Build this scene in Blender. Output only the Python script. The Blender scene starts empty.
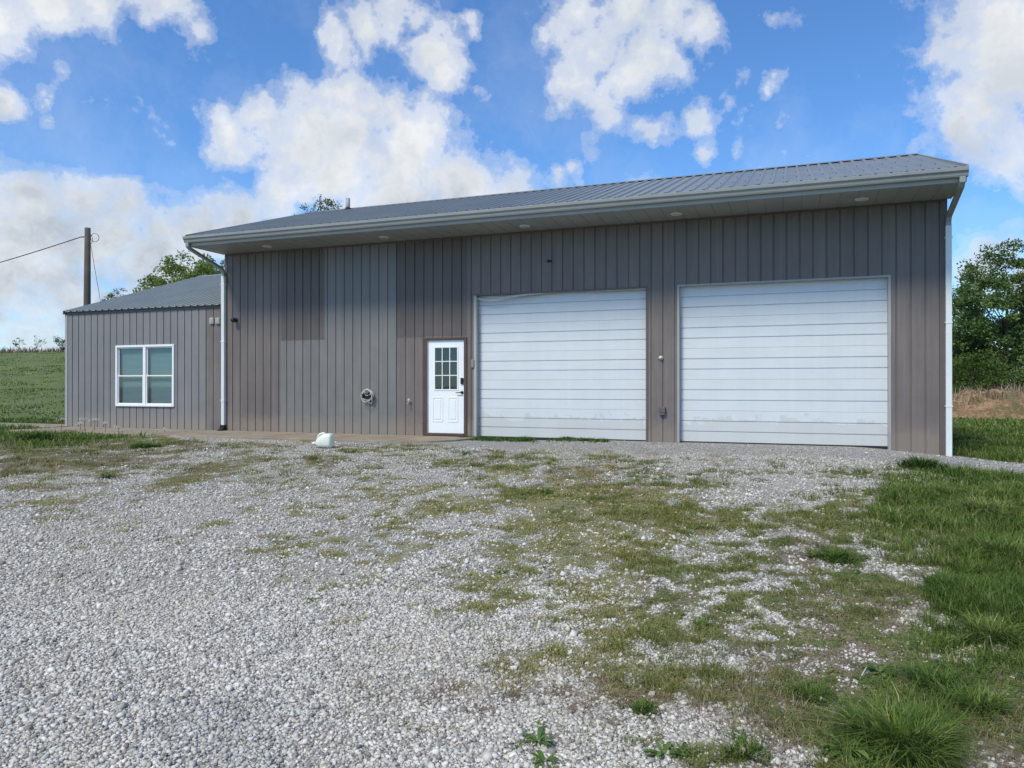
import bpy, math, random
import numpy as np
from mathutils import Vector, Matrix

random.seed(7)
rng = np.random.default_rng(11)
R = math.radians
sc = bpy.context.scene
col = sc.collection

# ------------------------------------------------------------------ frame of the place
# The camera stands at X=0, Y=0 and looks along +Y.  z=0 is the top of the concrete walk.
CAMZ = 1.10
F = 740.0
TAN = 0.3697
TH = math.atan(TAN)
CT, ST = math.cos(TH), math.sin(TH)
O = Vector((-7.09, 18.34, 0.0))          # foot of the main building's left front corner


def wall_u(px):
    a = (px - 512) / F
    Y = 15.72 / (1 + TAN * a)
    return (a * Y + 7.09) / CT


def wall_y(px):
    a = (px - 512) / F
    return 15.72 / (1 + TAN * a)


def wall_z(px, py):
    return (386 - py) * wall_y(px) / F + CAMZ


def at(px, py, Y):
    return Vector(((px - 512) / F * Y, Y, (386 - py) * Y / F + CAMZ))


def loc(x, y, z=0.0):                    # building frame -> world
    return Vector((O.x + x * CT + y * ST, O.y - x * ST + y * CT, z))


# ------------------------------------------------------------------ numpy noise
def _hash(ix, iy, seed):
    h = (ix.astype(np.int64) * 374761393 + iy.astype(np.int64) * 668265263 + seed * 974634777) & 0xFFFFFFFF
    h = ((h ^ (h >> 13)) * 1274126177) & 0xFFFFFFFF
    h = (h ^ (h >> 16)) & 0xFFFFFFFF
    return h.astype(np.float64) / 4294967295.0


def vnoise(x, y, seed=0):
    ix, iy = np.floor(x), np.floor(y)
    fx, fy = x - ix, y - iy
    fx = fx * fx * (3 - 2 * fx); fy = fy * fy * (3 - 2 * fy)
    a = _hash(ix, iy, seed); b = _hash(ix + 1, iy, seed)
    c = _hash(ix, iy + 1, seed); d = _hash(ix + 1, iy + 1, seed)
    return (a * (1 - fx) + b * fx) * (1 - fy) + (c * (1 - fx) + d * fx) * fy


def fbm(x, y, seed=0, octv=4):
    s = np.zeros_like(x); amp = 0.5; tot = 0
    for o in range(octv):
        s += amp * vnoise(x * 2 ** o + 13.7 * o, y * 2 ** o + 7.1 * o, seed + o)
        tot += amp; amp *= 0.5
    return s / tot


def sstep(x, a, b):
    t = np.clip((x - a) / (b - a), 0, 1)
    return t * t * (3 - 2 * t)


# ------------------------------------------------------------------ terrain
def noiseG(X, Y): return .28 * fbm(X * 1.3, Y * 1.3, 21, 3) + .72 * (.48 * fbm(X * 3.6, Y * 3.6, 22, 3) + .52 * fbm(X * 11, Y * 11, 23, 2))
def noiseM(X, Y): return .45 * fbm(X * 1.7, Y * 1.7, 41, 3) + .55 * fbm(X * 8, Y * 8, 42, 3)
def noiseS(X, Y): return .55 * fbm(X * 1.9, Y * 1.9, 61, 4) + .45 * fbm(X * 6, Y * 6, 62, 3)


def front_dist(X, Y):
    return (15.72 - TAN * X - Y) * CT


def along(X, Y):
    return (X - O.x) * CT - (Y - O.y) * ST


def ground_z(X, Y, rough=True):
    X = np.asarray(X, float); Y = np.asarray(Y, float)
    D = front_dist(X, Y); U = along(X, Y)
    z = -0.045 - 0.40 * sstep(D, 2.0, 11.5)
    z = z + 0.032 * sstep(U, 8.3, 8.9) * (1 - sstep(D, 1.0, 3.0))
    z = z - 0.13 * sstep(U, 14.0, 16.2) * (1 - sstep(D, 3.0, 9.0))
    z = z - 0.25 * sstep(Y, 22, 60) * sstep(X, 5, 20)
    hill = 4.75 * sstep(Y, 20, 84) * sstep(-X, 6, 16)
    z = z + hill * (1 - 0.35 * sstep(Y, 90, 300))
    if rough:
        near = 1 - sstep(Y, 25, 40)
        away = sstep(np.abs(D) + 0.0, 0.3, 2.0)
        z = z + near * away * (fbm(X * 0.9, Y * 0.9, 3) - 0.5) * 0.07
        z = z - near * away * .018 * tracks(X, Y)
        z = z + near * away * (fbm(X * 5, Y * 5, 9, 3) - 0.5) * 0.022
        z = z + sstep(Y, 24, 40) * (fbm(X * 0.25, Y * 0.25, 5) - 0.5) * 0.5 * sstep(-X, 4, 10)
    return z


def gz(X, Y):
    return float(ground_z(np.array([X]), np.array([Y]))[0])


def pix_ground(px, py):
    """where the ray through a pixel meets the smooth ground (for laying out the cover)"""
    a = (px - 512) / F
    s = (py - 386) / F
    lo, hi = 1.5, 90.0
    Y = (CAMZ + 0.2) / max(s, 1e-3)
    for _ in range(30):
        z = float(ground_z(np.array([a * Y]), np.array([Y]), False)[0])
        Yn = (CAMZ - z) / max(s, 1e-3)
        Y = 0.5 * Y + 0.5 * Yn
    return a * Y, Y


# cover: (x, grass, moss, dry soil) along rows of the lot, read off the photograph
ROWS = {
    437: [(0, 1, 0, 0), (60, 1, 0, .1), (130, .95, 0, .2), (180, .2, 0, 0), (250, 0, 0, 0), (330, .3, 0, 0),
          (400, .1, 0, 0), (470, 0, 0, 0), (560, 0, 0, 0), (700, 0, 0, 0), (900, 0, 0, 0)],
    450: [(0, .8, 0, .5), (60, .75, 0, .6), (120, .75, 0, .5), (180, .4, 0, .3), (260, .3, .1, .1), (330, .35, 0, .2),
          (400, .35, 0, .1), (450, .3, 0, .1), (500, .3, 0, .1), (560, .08, 0, 0), (620, .03, 0, 0), (700, 0, 0, 0),
          (850, 0, 0, 0), (940, 0, 0, 0)],
    463: [(0, .55, 0, .6), (80, .55, 0, .5), (160, .45, 0, .3), (240, .35, .1, .2), (330, .38, .1, .2), (400, .35, .1, 0),
          (480, .5, .2, .1), (560, .5, .1, 0), (620, .35, 0, .2), (700, .3, 0, .1), (760, .1, 0, 0), (860, .05, 0, 0),
          (960, .15, 0, 0), (1010, .35, 0, 0)],
    476: [(0, .28, .1, .4), (100, .3, .1, .3), (200, .25, .2, .2), (300, .2, .1, .1), (380, .15, .1, 0), (440, .1, .1, 0),
          (500, .25, .4, .1), (560, .3, .4, .2), (640, .3, .3, .2), (720, .45, 0, .1), (780, .4, 0, 0), (845, .45, 0, 0),
          (900, .85, 0, 0), (960, 1, 0, 0), (1020, 1, 0, 0)],
    500: [(0, .05, .1, .1), (100, .1, .1, .1), (200, .15, .1, .1), (270, .15, .2, 0), (340, .05, .2, .1), (420, .05, .45, 0),
          (470, .05, .1, 0), (520, .2, .55, 0), (580, .3, .7, .1), (640, .3, .6, .1), (700, .35, .2, 0), (760, .12, 0, 0),
          (800, .2, 0, 0), (850, .6, 0, .1), (900, .95, 0, 0), (960, 1, 0, 0), (1020, 1, 0, 0)],
    530: [(0, 0, 0, 0), (150, 0, .05, 0), (300, .03, .15, 0), (380, .05, .3, .1), (430, .05, .25, 0), (480, 0, .05, 0),
          (540, .2, .6, 0), (600, .3, .75, 0), (660, .4, .6, 0), (720, .4, .1, 0), (780, .35, 0, 0), (830, .55, 0, .1),
          (880, .85, 0, .1), (930, .9, 0, .2), (1000, 1, 0, 0)],
    560: [(0, 0, 0, 0), (200, 0, 0, 0), (330, .02, .15, 0), (380, .02, .2, 0), (450, 0, 0, 0), (500, .05, .05, 0),
          (550, .05, .3, 0), (610, .1, .6, 0), (650, .4, .5, 0), (700, .55, 0, .1), (760, .5, 0, .1), (820, .55, 0, .3),
          (870, .65, 0, .4), (920, .7, 0, .4), (1000, .95, 0, 0)],
    600: [(0, 0, 0, 0), (200, 0, 0, 0), (400, 0, .02, 0), (470, .02, .25, 0), (520, .05, .45, 0), (570, .02, .1, 0),
          (620, .2, .6, 0), (670, .5, .45, .1), (730, .6, .1, .2), (790, .55, 0, .2), (850, .6, 0, .5), (900, .6, .1, .6),
          (960, .95, 0, 0), (1020, 1, 0, 0)],
    650: [(0, 0, 0, 0), (250, 0, 0, 0), (450, 0, .03, 0), (500, .03, .25, .2), (560, 0, .05, 0), (600, .1, .35, .1),
          (650, .4, .45, .1), (700, .6, .1, .2), (760, .65, 0, .3), (820, .5, .1, .6), (870, .45, .1, .7), (920, .75, 0, .2),
          (970, .95, 0, 0), (1020, .9, 0, .2)],
    700: [(0, 0, 0, 0), (250, 0, 0, 0), (450, 0, .02, .05), (500, 0, .05, .35), (560, 0, .05, .15), (620, .2, .25, .2),
          (680, .4, .1, .2), (740, .45, .1, .3), (800, .5, .1, .4), (860, .75, 0, .2), (910, .9, 0, .1), (960, .7, 0, .5),
          (1020, .7, 0, .5)],
    765: [(0, 0, 0, 0), (250, 0, 0, 0), (450, 0, 0, .05), (540, .12, 0, .1), (600, .08, 0, .1), (660, .3, .05, .1),
          (720, .3, 0, .2), (780, .35, 0, .3), (830, .65, 0, .2), (880, .95, 0, 0), (930, .9, 0, .1), (980, .45, 0, .8),
          (1020, .5, 0, .8)],
}
CP = []
for py, row in ROWS.items():
    for (px, g_, m_, s_) in row:
        X_, Y_ = pix_ground(px, py)
        CP.append((X_, Y_, g_, m_, s_))
CP = np.array(CP)


def cover(X, Y):
    """grass, moss and dry-soil densities at ground points"""
    shp = X.shape
    X = X.ravel().astype(float); Y = Y.ravel().astype(float)
    Yc = np.clip(Y, 2.4, 40); a = np.clip(X / Yc, -0.8, 0.85)
    ca = CP[:, 0] / CP[:, 1]; cl = np.log(CP[:, 1]); l = np.log(Yc)
    G = np.zeros_like(X); M = np.zeros_like(X); S = np.zeros_like(X)
    for i0 in range(0, len(X), 20000):
        sl = slice(i0, i0 + 20000)
        d2 = ((a[sl, None] - ca[None]) / 0.05) ** 2 + ((l[sl, None] - cl[None]) / 0.085) ** 2
        w = np.exp(-d2 * 0.7) + 1e-9 / (1 + d2)
        w /= w.sum(1, keepdims=True)
        G[sl] = w @ CP[:, 2]; M[sl] = w @ CP[:, 3]; S[sl] = w @ CP[:, 4]
    M = np.clip(M * 1.45, 0, .9); G = np.where(G < .7, G * .88, .616 + (G - .7) * 1.28); S = np.clip(S * 1.5, 0, .9)
    D = front_dist(X, Y); U = along(X, Y)
    # bare gravel strip beside the building, running out past the right corner
    Db = D - np.clip((U - 15.75) * 1.5, 0, 9)
    strip = (1 - sstep(D + (fbm(X * 1.3, Y * 1.3, 31) - .5) * 0.8, 1.75, 2.35)) * sstep(Db, -0.45, -0.2) * sstep(U, 3.6, 5.0) * (1 - sstep(U, 16.5, 16.9))
    G = G * (1 - strip); M = M * (1 - strip); S = S * (1 - strip)
    # beyond the building's front line, and to the sides: lawn
    behind = np.maximum(1 - sstep(Db, -0.45, -0.2), sstep(-U, 5.5, 8) * (1 - sstep(D, 1.5, 4)))
    behind = np.maximum(behind, sstep(U, 17.2, 18.4))
    behind = behind * (1 - strip)
    G = G * (1 - behind) + behind; M *= 1 - behind; S = S * (1 - behind) + behind * 0.12
    G = np.where(Y < 2.4, G * 0.9, G)
    return G.reshape(shp), M.reshape(shp), S.reshape(shp), strip.reshape(shp)


def unif(n, k=.062):
    return 1 / (1 + np.exp(-(n - .5) / k))


def tracks(X, Y):
    """two pairs of packed wheel tracks running up to the garage doors"""
    r = np.zeros_like(X)
    for (x0, x1) in ((-2.6, .2), (-1.1, 1.7), (-3.4, 4.1), (-4.6, 2.9)):
        xc = x0 + (x1 - x0) * sstep(Y, 1.0, 15.0) + .25 * np.sin(Y * .5 + x0)
        r = np.maximum(r, np.exp(-((X - xc) / .24) ** 2))
    return r * sstep(fbm(X * .8, Y * .8, 33), .3, .6)


def patchy(v, n, k=.26):
    """turn a density and a noise value into patches that cover about that share of the ground"""
    return sstep(v + unif(n) - 1, -k, k) * sstep(v, 0.0, 0.03)


# ------------------------------------------------------------------ mesh helpers
def tag(o, label=None, cat=None, group=None, kind=None):
    if label: o['label'] = label
    if cat: o['category'] = cat
    if group: o['group'] = group
    if kind: o['kind'] = kind
    return o


def np_mesh(name, V, quads=None, tris=None, mat=None, parent=None, attrs=None, smooth=False):
    me = bpy.data.meshes.new(name)
    V = np.asarray(V, np.float32)
    quads = np.zeros((0, 4), np.int32) if quads is None else np.asarray(quads, np.int32)
    tris = np.zeros((0, 3), np.int32) if tris is None else np.asarray(tris, np.int32)
    me.vertices.add(len(V)); me.vertices.foreach_set('co', V.ravel())
    nl = quads.size + tris.size
    me.loops.add(nl)
    me.loops.foreach_set('vertex_index', np.concatenate([quads.ravel(), tris.ravel()]).astype(np.int32))
    nq, nt = len(quads), len(tris)
    me.polygons.add(nq + nt)
    starts = np.concatenate([np.arange(nq) * 4, nq * 4 + np.arange(nt) * 3]).astype(np.int32)
    me.polygons.foreach_set('loop_start', starts)
    if smooth:
        me.polygons.foreach_set('use_smooth', np.ones(nq + nt, bool))
    me.update(calc_edges=True)
    for k, v in (attrs or {}).items():
        v = np.asarray(v, np.float32)
        if v.ndim == 1:
            at_ = me.attributes.new(k, 'FLOAT', 'POINT'); at_.data.foreach_set('value', v)
        else:
            at_ = me.attributes.new(k, 'FLOAT_COLOR', 'POINT'); at_.data.foreach_set('color', v.ravel())
    if mat: me.materials.append(mat)
    o = bpy.data.objects.new(name, me); col.objects.link(o)
    if parent: o.parent = parent
    return o


class MB:
    def __init__(s): s.v = []; s.f = []; s.sm = []

    def add(s, vs, fs, smooth=False):
        b = len(s.v); s.v += [tuple(v) for v in vs]
        s.f += [tuple(i + b for i in f) for f in fs]; s.sm += [smooth] * len(fs)
        return s

    def box(s, x0, x1, y0, y1, z0, z1):
        vs = [(x, y, z) for z in (z0, z1) for y in (y0, y1) for x in (x0, x1)]
        return s.add(vs, [(0, 2, 3, 1), (4, 5, 7, 6), (0, 1, 5, 4), (2, 6, 7, 3), (0, 4, 6, 2), (1, 3, 7, 5)])

    def prism_x(s, prof, x0, x1):
        """closed (y,z) outline extruded along x"""
        n = len(prof)
        vs = [(x0, y, z) for y, z in prof] + [(x1, y, z) for y, z in prof]
        fs = [(i, (i + 1) % n, n + (i + 1) % n, n + i) for i in range(n)]
        fs += [tuple(range(n))[::-1], tuple(range(n, 2 * n))]
        return s.add(vs, fs)

    def tube(s, pts, rad, n=8, caps=True, rect=None, smooth=True):
        pts = [Vector(p) for p in pts]; m = len(pts)
        rad = rad if isinstance(rad, (list, tuple)) else [rad] * m
        up0 = None; rings = []
        for i in range(m):
            t = (pts[min(i + 1, m - 1)] - pts[max(i - 1, 0)]).normalized()
            if up0 is None:
                up0 = Vector((1, 0, 0)) if abs(t.x) < 0.9 else Vector((0, 0, 1))
            a = (up0 - t * up0.dot(t)).normalized(); up0 = a; b = t.cross(a)
            if rect:
                w, h = rect
                r = [pts[i] + a * w * sx + b * h * sy for sx, sy in ((-.5, -.5), (.5, -.5), (.5, .5), (-.5, .5))]
            else:
                r = [pts[i] + (a * math.cos(2 * math.pi * k / n) + b * math.sin(2 * math.pi * k / n)) * rad[i] for k in range(n)]
            rings.append(r)
        k = 4 if rect else n
        vs = [p for r in rings for p in r]
        fs = [(i * k + j, i * k + (j + 1) % k, (i + 1) * k + (j + 1) % k, (i + 1) * k + j) for i in range(m - 1) for j in range(k)]
        if caps: fs += [tuple(range(k))[::-1], tuple(range((m - 1) * k, m * k))]
        return s.add(vs, fs, smooth and not rect)

    def lathe(s, prof, c=(0, 0, 0), n=16, axis='z'):
        c = Vector(c); vs = []
        for r, h in prof:
            for k in range(n):
                t = 2 * math.pi * k / n
                p = {'z': (r * math.cos(t), r * math.sin(t), h), 'y': (r * math.cos(t), h, r * math.sin(t)),
                     'x': (h, r * math.cos(t), r * math.sin(t))}[axis]
                vs.append(c + Vector(p))
        m = len(prof)
        fs = [(i * n + j, i * n + (j + 1) % n, (i + 1) * n + (j + 1) % n, (i + 1) * n + j) for i in range(m - 1) for j in range(n)]
        fs += [tuple(range(n))[::-1], tuple(range((m - 1) * n, m * n))]
        return s.add(vs, fs, True)

    def build(s, name, mat, parent=None, label=None, bevel=0):
        me = bpy.data.meshes.new(name); me.from_pydata(s.v, [], s.f); me.update()
        me.polygons.foreach_set('use_smooth', s.sm)
        me.materials.append(mat)
        o = bpy.data.objects.new(name, me); col.objects.link(o)
        if parent: o.parent = parent
        if label: o['label'] = label
        if bevel:
            m = o.modifiers.new('bevel', 'BEVEL'); m.width = bevel; m.segments = 2; m.limit_method = 'ANGLE'
        return o


def empty(name, p, rz=0):
    o = bpy.data.objects.new(name, None); col.objects.link(o)
    o.location = p; o.rotation_euler = (0, 0, rz); o.empty_display_size = 0.2
    return o


def copy_tree(o, parent=None):
    c = o.copy(); col.objects.link(c)
    if parent: c.parent = parent
    for ch in list(o.children): copy_tree(ch, c)
    return c


# ------------------------------------------------------------------ materials
class NT:
    def __init__(s, tree): s.t = tree; s.n = tree.nodes; s.l = tree.links

    def new(s, typ, **kw):
        nd = s.n.new(typ)
        for k, v in kw.items(): setattr(nd, k, v)
        return nd

    def put(s, sock, v):
        if isinstance(v, bpy.types.NodeSocket): s.l.new(v, sock)
        else: sock.default_value = v

    def math(s, op, a, b=None, c=None, clamp=False):
        nd = s.new('ShaderNodeMath', operation=op, use_clamp=clamp)
        s.put(nd.inputs[0], a)
        if b is not None: s.put(nd.inputs[1], b)
        if c is not None: s.put(nd.inputs[2], c)
        return nd.outputs[0]

    def mix(s, f, a, b, blend='MIX'):
        nd = s.new('ShaderNodeMix', data_type='RGBA', blend_type=blend)
        s.put(nd.inputs['Factor'], f)
        s.put(nd.inputs[6], a if isinstance(a, bpy.types.NodeSocket) else (*a[:3], 1))
        s.put(nd.inputs[7], b if isinstance(b, bpy.types.NodeSocket) else (*b[:3], 1))
        return nd.outputs[2]

    def noise(s, vec, scale, detail=3, rough=0.5, dist=0):
        nd = s.new('ShaderNodeTexNoise')
        if vec is not None: s.l.new(vec, nd.inputs['Vector'])
        nd.inputs['Scale'].default_value = scale; nd.inputs['Detail'].default_value = detail
        nd.inputs['Roughness'].default_value = rough; nd.inputs['Distortion'].default_value = dist
        return nd.outputs['Fac']

    def ramp(s, f, stops, interp='LINEAR'):
        nd = s.new('ShaderNodeValToRGB'); s.put(nd.inputs[0], f)
        cr = nd.color_ramp; cr.interpolation = interp
        while len(cr.elements) < len(stops): cr.elements.new(0.5)
        for e, (p, c) in zip(cr.elements, stops):
            e.position = p; e.color = (*c[:3], 1) if not isinstance(c, (int, float)) else (c, c, c, 1)
        return nd.outputs[0]

    def map(s, vec, scale):
        nd = s.new('ShaderNodeMapping'); s.l.new(vec, nd.inputs[0]); nd.inputs['Scale'].default_value = scale
        return nd.outputs[0]


def new_mat(name):
    m = bpy.data.materials.new(name); m.use_nodes = True
    t = NT(m.node_tree); b = t.n['Principled BSDF']
    return m, t, b


def paint(name, c, rough=0.5, spec=0.4, metal=0, var=0.12, streak=0.0, bump=0.0, dirt=None, scale=2.0, splash=None):
    m, t, b = new_mat(name)
    tc = t.new('ShaderNodeTexCoord').outputs['Object']
    n1 = t.noise(tc, scale, 5, 0.6)
    dark = tuple(x * (1 - var) for x in c); light = tuple(min(1, x * (1 + var)) for x in c)
    cc = t.mix(t.ramp(n1, [(0.3, 0), (0.7, 1)]), dark, light)
    if streak:
        n2 = t.noise(t.map(tc, (9, 9, 0.5)), 1.0, 5, 0.65)
        n2b = t.noise(t.map(tc, (1.3, 1.3, 0.35)), 1.0, 3, 0.5)
        cc = t.mix(t.math('MULTIPLY', t.ramp(n2, [(0.42, 0), (0.72, 1)]), streak), cc, tuple(min(1, x * 1.55 + 0.02) for x in c))
        cc = t.mix(t.math('MULTIPLY', t.ramp(n2b, [(0.4, 0), (0.7, 1)]), streak), cc, tuple(x * 0.62 for x in c))
    if dirt:
        sep = t.new('ShaderNodeSeparateXYZ'); t.l.new(tc, sep.inputs[0])
        dz = t.math('ADD', sep.outputs['Z'], t.math('MULTIPLY', t.noise(tc, 6, 4, 0.6), -0.35))
        cc = t.mix(t.ramp(dz, [(0.0, 0.75), (0.28, 0.0)]), cc, dirt)
    if splash:
        wp = t.new('ShaderNodeNewGeometry').outputs['Position']
        sp_ = t.new('ShaderNodeSeparateXYZ'); t.l.new(wp, sp_.inputs[0])
        dz = t.math('ADD', sp_.outputs['Z'], t.math('MULTIPLY', t.noise(wp, 4, 6, .7), -.9))
        cc = t.mix(t.ramp(dz, [(-.45, .30), (-.15, .0)]), cc, splash)
        cc = t.mix(t.math('MULTIPLY', t.ramp(t.noise(t.map(wp, (1, 1, 3)), 1.2, 6, .7), [(.45, 0), (.75, 1)]), .05), cc, tuple(x * .8 for x in splash))
    t.l.new(cc, b.inputs['Base Color'])
    rr = t.math('MULTIPLY_ADD', n1, 0.25, rough - 0.12)
    t.l.new(rr, b.inputs['Roughness'])
    b.inputs['Specular IOR Level'].default_value = spec; b.inputs['Metallic'].default_value = metal
    if bump:
        bp = t.new('ShaderNodeBump'); bp.inputs['Strength'].default_value = 1.0; bp.inputs['Distance'].default_value = bump
        t.l.new(t.noise(t.map(tc, (3.2, 3.2, 0.8)), 1.0, 2, 0.5), bp.inputs['Height']); t.l.new(bp.outputs[0], b.inputs['Normal'])
    return m


M = {}
M['taupe'] = paint('taupe_steel', (.158, .137, .126), .45, .35, var=.08, streak=.35, bump=.012, dirt=(.24, .20, .165))
M['taupe_dark'] = paint('taupe_steel_unfaded', (.116, .098, .090), .45, .35, var=.08, streak=.28, bump=.012)
M['grey_siding'] = paint('grey_steel', (.176, .172, .166), .45, .35, var=.07, streak=.28, bump=.012, dirt=(.24, .21, .18))
M['annex'] = paint('violet_grey_steel', (.200, .194, .196), .45, .35, var=.06, streak=.2, bump=.010, dirt=(.26, .23, .2))
M['annex_brown'] = paint('stained_grey_steel', (.165, .145, .135), .45, .35, var=.1, streak=.4, bump=.010)
M['trim_taupe'] = paint('taupe_trim', (.115, .10, .095), .45, .35, var=.06)
M['light_trim'] = paint('light_trim', (.33, .33, .335), .45, .35, var=.08, streak=.2)
M['roof'] = paint('galvanised_roof', (.25, .262, .25), .36, .5, metal=.3, var=.10, streak=.0, scale=1.2)
M['annex_roof'] = paint('annex_roof_metal', (.27, .305, .30), .45, .4, metal=.15, var=.08, scale=1.2)
M['gutter'] = paint('gutter_paint', (.27, .29, .28), .35, .5, var=.06, streak=.1)
M['fascia'] = paint('fascia_paint', (.35, .365, .355), .4, .4, var=.06)
M['soffit'] = paint('soffit_paint', (.30, .315, .305), .5, .3, var=.06)
M['white_spout'] = paint('white_downspout', (.70, .74, .76), .4, .45, var=.05, streak=.08)
M['door_white'] = paint('garage_door_white', (.60, .64, .665), .38, .45, var=.03, streak=.05, bump=.004, splash=(.40, .37, .32))
M['entry_white'] = paint('entry_door_white', (.78, .81, .84), .4, .45, var=.03, streak=.05)
M['brown_frame'] = paint('brown_door_frame', (.085, .054, .047), .5, .35, var=.18)
M['window_white'] = paint('window_vinyl', (.78, .79, .79), .4, .45, var=.03)
M['black'] = paint('black_plastic', (.012, .012, .013), .4, .4, var=.1)
M['dark'] = paint('dark_seal', (.03, .03, .032), .7, .2, var=.2)
M['grey_box'] = paint('grey_box', (.22, .22, .21), .5, .4, var=.1)
M['beige_box'] = paint('beige_box', (.45, .43, .36), .5, .4, var=.08)
M['lens'] = paint('frosted_lens', (.55, .56, .55), .4, .5, var=.04)
M['pole_wood'] = paint('weathered_pole_wood', (.085, .075, .065), .85, .2, var=.3, streak=.3)
M['wire'] = paint('wire_black', (.03, .03, .03), .5, .3)
M['jug'] = paint('milky_plastic', (.72, .75, .66), .4, .5, var=.08, scale=6)
M['hose'] = paint('pale_hose', (.50, .50, .48), .5, .4, var=.15, scale=12)
M['bark'] = paint('bark', (.08, .065, .05), .9, .2, var=.3)
M['blind'] = paint('blind_slat', (.11, .19, .21), .6, .3, var=.04)
M['rubber_pale'] = paint('pale_weather_seal', (.45, .45, .44), .6, .3, var=.15)


def mk_concrete():
    m, t, b = new_mat('tan_concrete')
    tc = t.new('ShaderNodeTexCoord').outputs['Object']
    n = t.noise(tc, 1.5, 6, 0.65); n2 = t.noise(tc, 60, 3, 0.6)
    c = t.ramp(n, [(.3, (.21, .17, .125)), (.55, (.29, .245, .185)), (.75, (.36, .32, .25))])
    c = t.mix(t.math('MULTIPLY', n2, .4), c, (.16, .14, .11))
    t.l.new(c, b.inputs['Base Color']); b.inputs['Roughness'].default_value = .9
    bp = t.new('ShaderNodeBump'); bp.inputs['Distance'].default_value = .003; t.l.new(n2, bp.inputs['Height']); t.l.new(bp.outputs[0], b.inputs['Normal'])
    return m


M['concrete'] = mk_concrete()


def mk_glass():
    m, t, b = new_mat('window_glass')
    t.n.remove(b)
    out = t.n['Material Output']
    gl = t.new('ShaderNodeBsdfGlossy'); gl.inputs['Roughness'].default_value = .02; gl.inputs['Color'].default_value = (.95, .97, 1, 1)
    tr = t.new('ShaderNodeBsdfTransparent'); tr.inputs['Color'].default_value = (.95, .98, .98, 1)
    fr = t.new('ShaderNodeFresnel'); fr.inputs['IOR'].default_value = 1.5
    tc = t.new('ShaderNodeTexCoord').outputs['Object']
    bp = t.new('ShaderNodeBump'); bp.inputs['Distance'].default_value = .0004
    t.l.new(t.noise(tc, 2.5, 1, .5), bp.inputs['Height']); t.l.new(bp.outputs[0], gl.inputs['Normal'])
    f = t.math('MULTIPLY_ADD', fr.outputs[0], 1.5, 0.02, clamp=True)
    geo = t.new('ShaderNodeNewGeometry')
    f = t.math('MULTIPLY', f, t.math('SUBTRACT', 1.0, geo.outputs['Backfacing']))
    mx = t.new('ShaderNodeMixShader'); t.l.new(f, mx.inputs[0]); t.l.new(tr.outputs[0], mx.inputs[1]); t.l.new(gl.outputs[0], mx.inputs[2])
    t.l.new(mx.outputs[0], out.inputs['Surface'])
    return m


M['glass'] = mk_glass()


def leaf_mat(name, stops, rough=.6, trans=.25):
    """foliage whose colour varies from leaf to leaf with the 'tint' attribute"""
    m, t, b = new_mat(name)
    at_ = t.new('ShaderNodeAttribute'); at_.attribute_name = 'tint'
    c = t.ramp(at_.outputs['Fac'], stops)
    t.l.new(c, b.inputs['Base Color']); b.inputs['Roughness'].default_value = rough
    b.inputs['Specular IOR Level'].default_value = .25
    if trans:
        out = t.n['Material Output']
        tl = t.new('ShaderNodeBsdfTranslucent'); t.l.new(c, tl.inputs['Color'])
        mx = t.new('ShaderNodeMixShader'); mx.inputs[0].default_value = trans
        t.l.new(b.outputs[0], mx.inputs[1]); t.l.new(tl.outputs[0], mx.inputs[2]); t.l.new(mx.outputs[0], out.inputs['Surface'])
    return m


M['grass'] = leaf_mat('grass_blades', [(0, (.042, .085, .016)), (.4, (.090, .155, .026)), (.7, (.155, .22, .042)), (.88, (.26, .28, .09)), (1, (.40, .35, .19))])
M['patch_grass'] = leaf_mat('short_grass_blades', [(0, (.085, .115, .028)), (.4, (.17, .205, .042)), (.7, (.26, .265, .07)), (.88, (.34, .29, .14)), (1, (.38, .30, .18))])
M['moss'] = leaf_mat('moss_leaves', [(0, (.15, .16, .04)), (.5, (.27, .27, .075)), (1, (.40, .36, .14))])
M['straw'] = leaf_mat('dead_stalks', [(0, (.17, .115, .075)), (.5, (.30, .23, .16)), (1, (.46, .38, .28))], trans=.1)
M['weed'] = leaf_mat('weed_leaves', [(0, (.045, .10, .022)), (.6, (.105, .185, .04)), (1, (.20, .28, .08))])
M['dark_leaf'] = leaf_mat('dark_green_leaves', [(0, (.045, .085, .024)), (.5, (.095, .155, .042)), (1, (.16, .235, .07))], trans=.25)
M['spring_leaf'] = leaf_mat('spring_leaves', [(0, (.09, .13, .03)), (.5, (.20, .27, .06)), (1, (.32, .38, .11))], trans=.35)
M['bush_leaf'] = leaf_mat('yellow_green_leaves', [(0, (.04, .075, .014)), (.5, (.075, .125, .02)), (1, (.14, .19, .03))], trans=.3)
M['bud_leaf'] = leaf_mat('olive_buds', [(0, (.10, .115, .05)), (1, (.21, .22, .10))], trans=.3)
M['petal'] = leaf_mat('white_petals', [(0, (.62, .62, .60)), (1, (.8, .8, .78))], trans=.2)
M['stone'] = None


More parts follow.
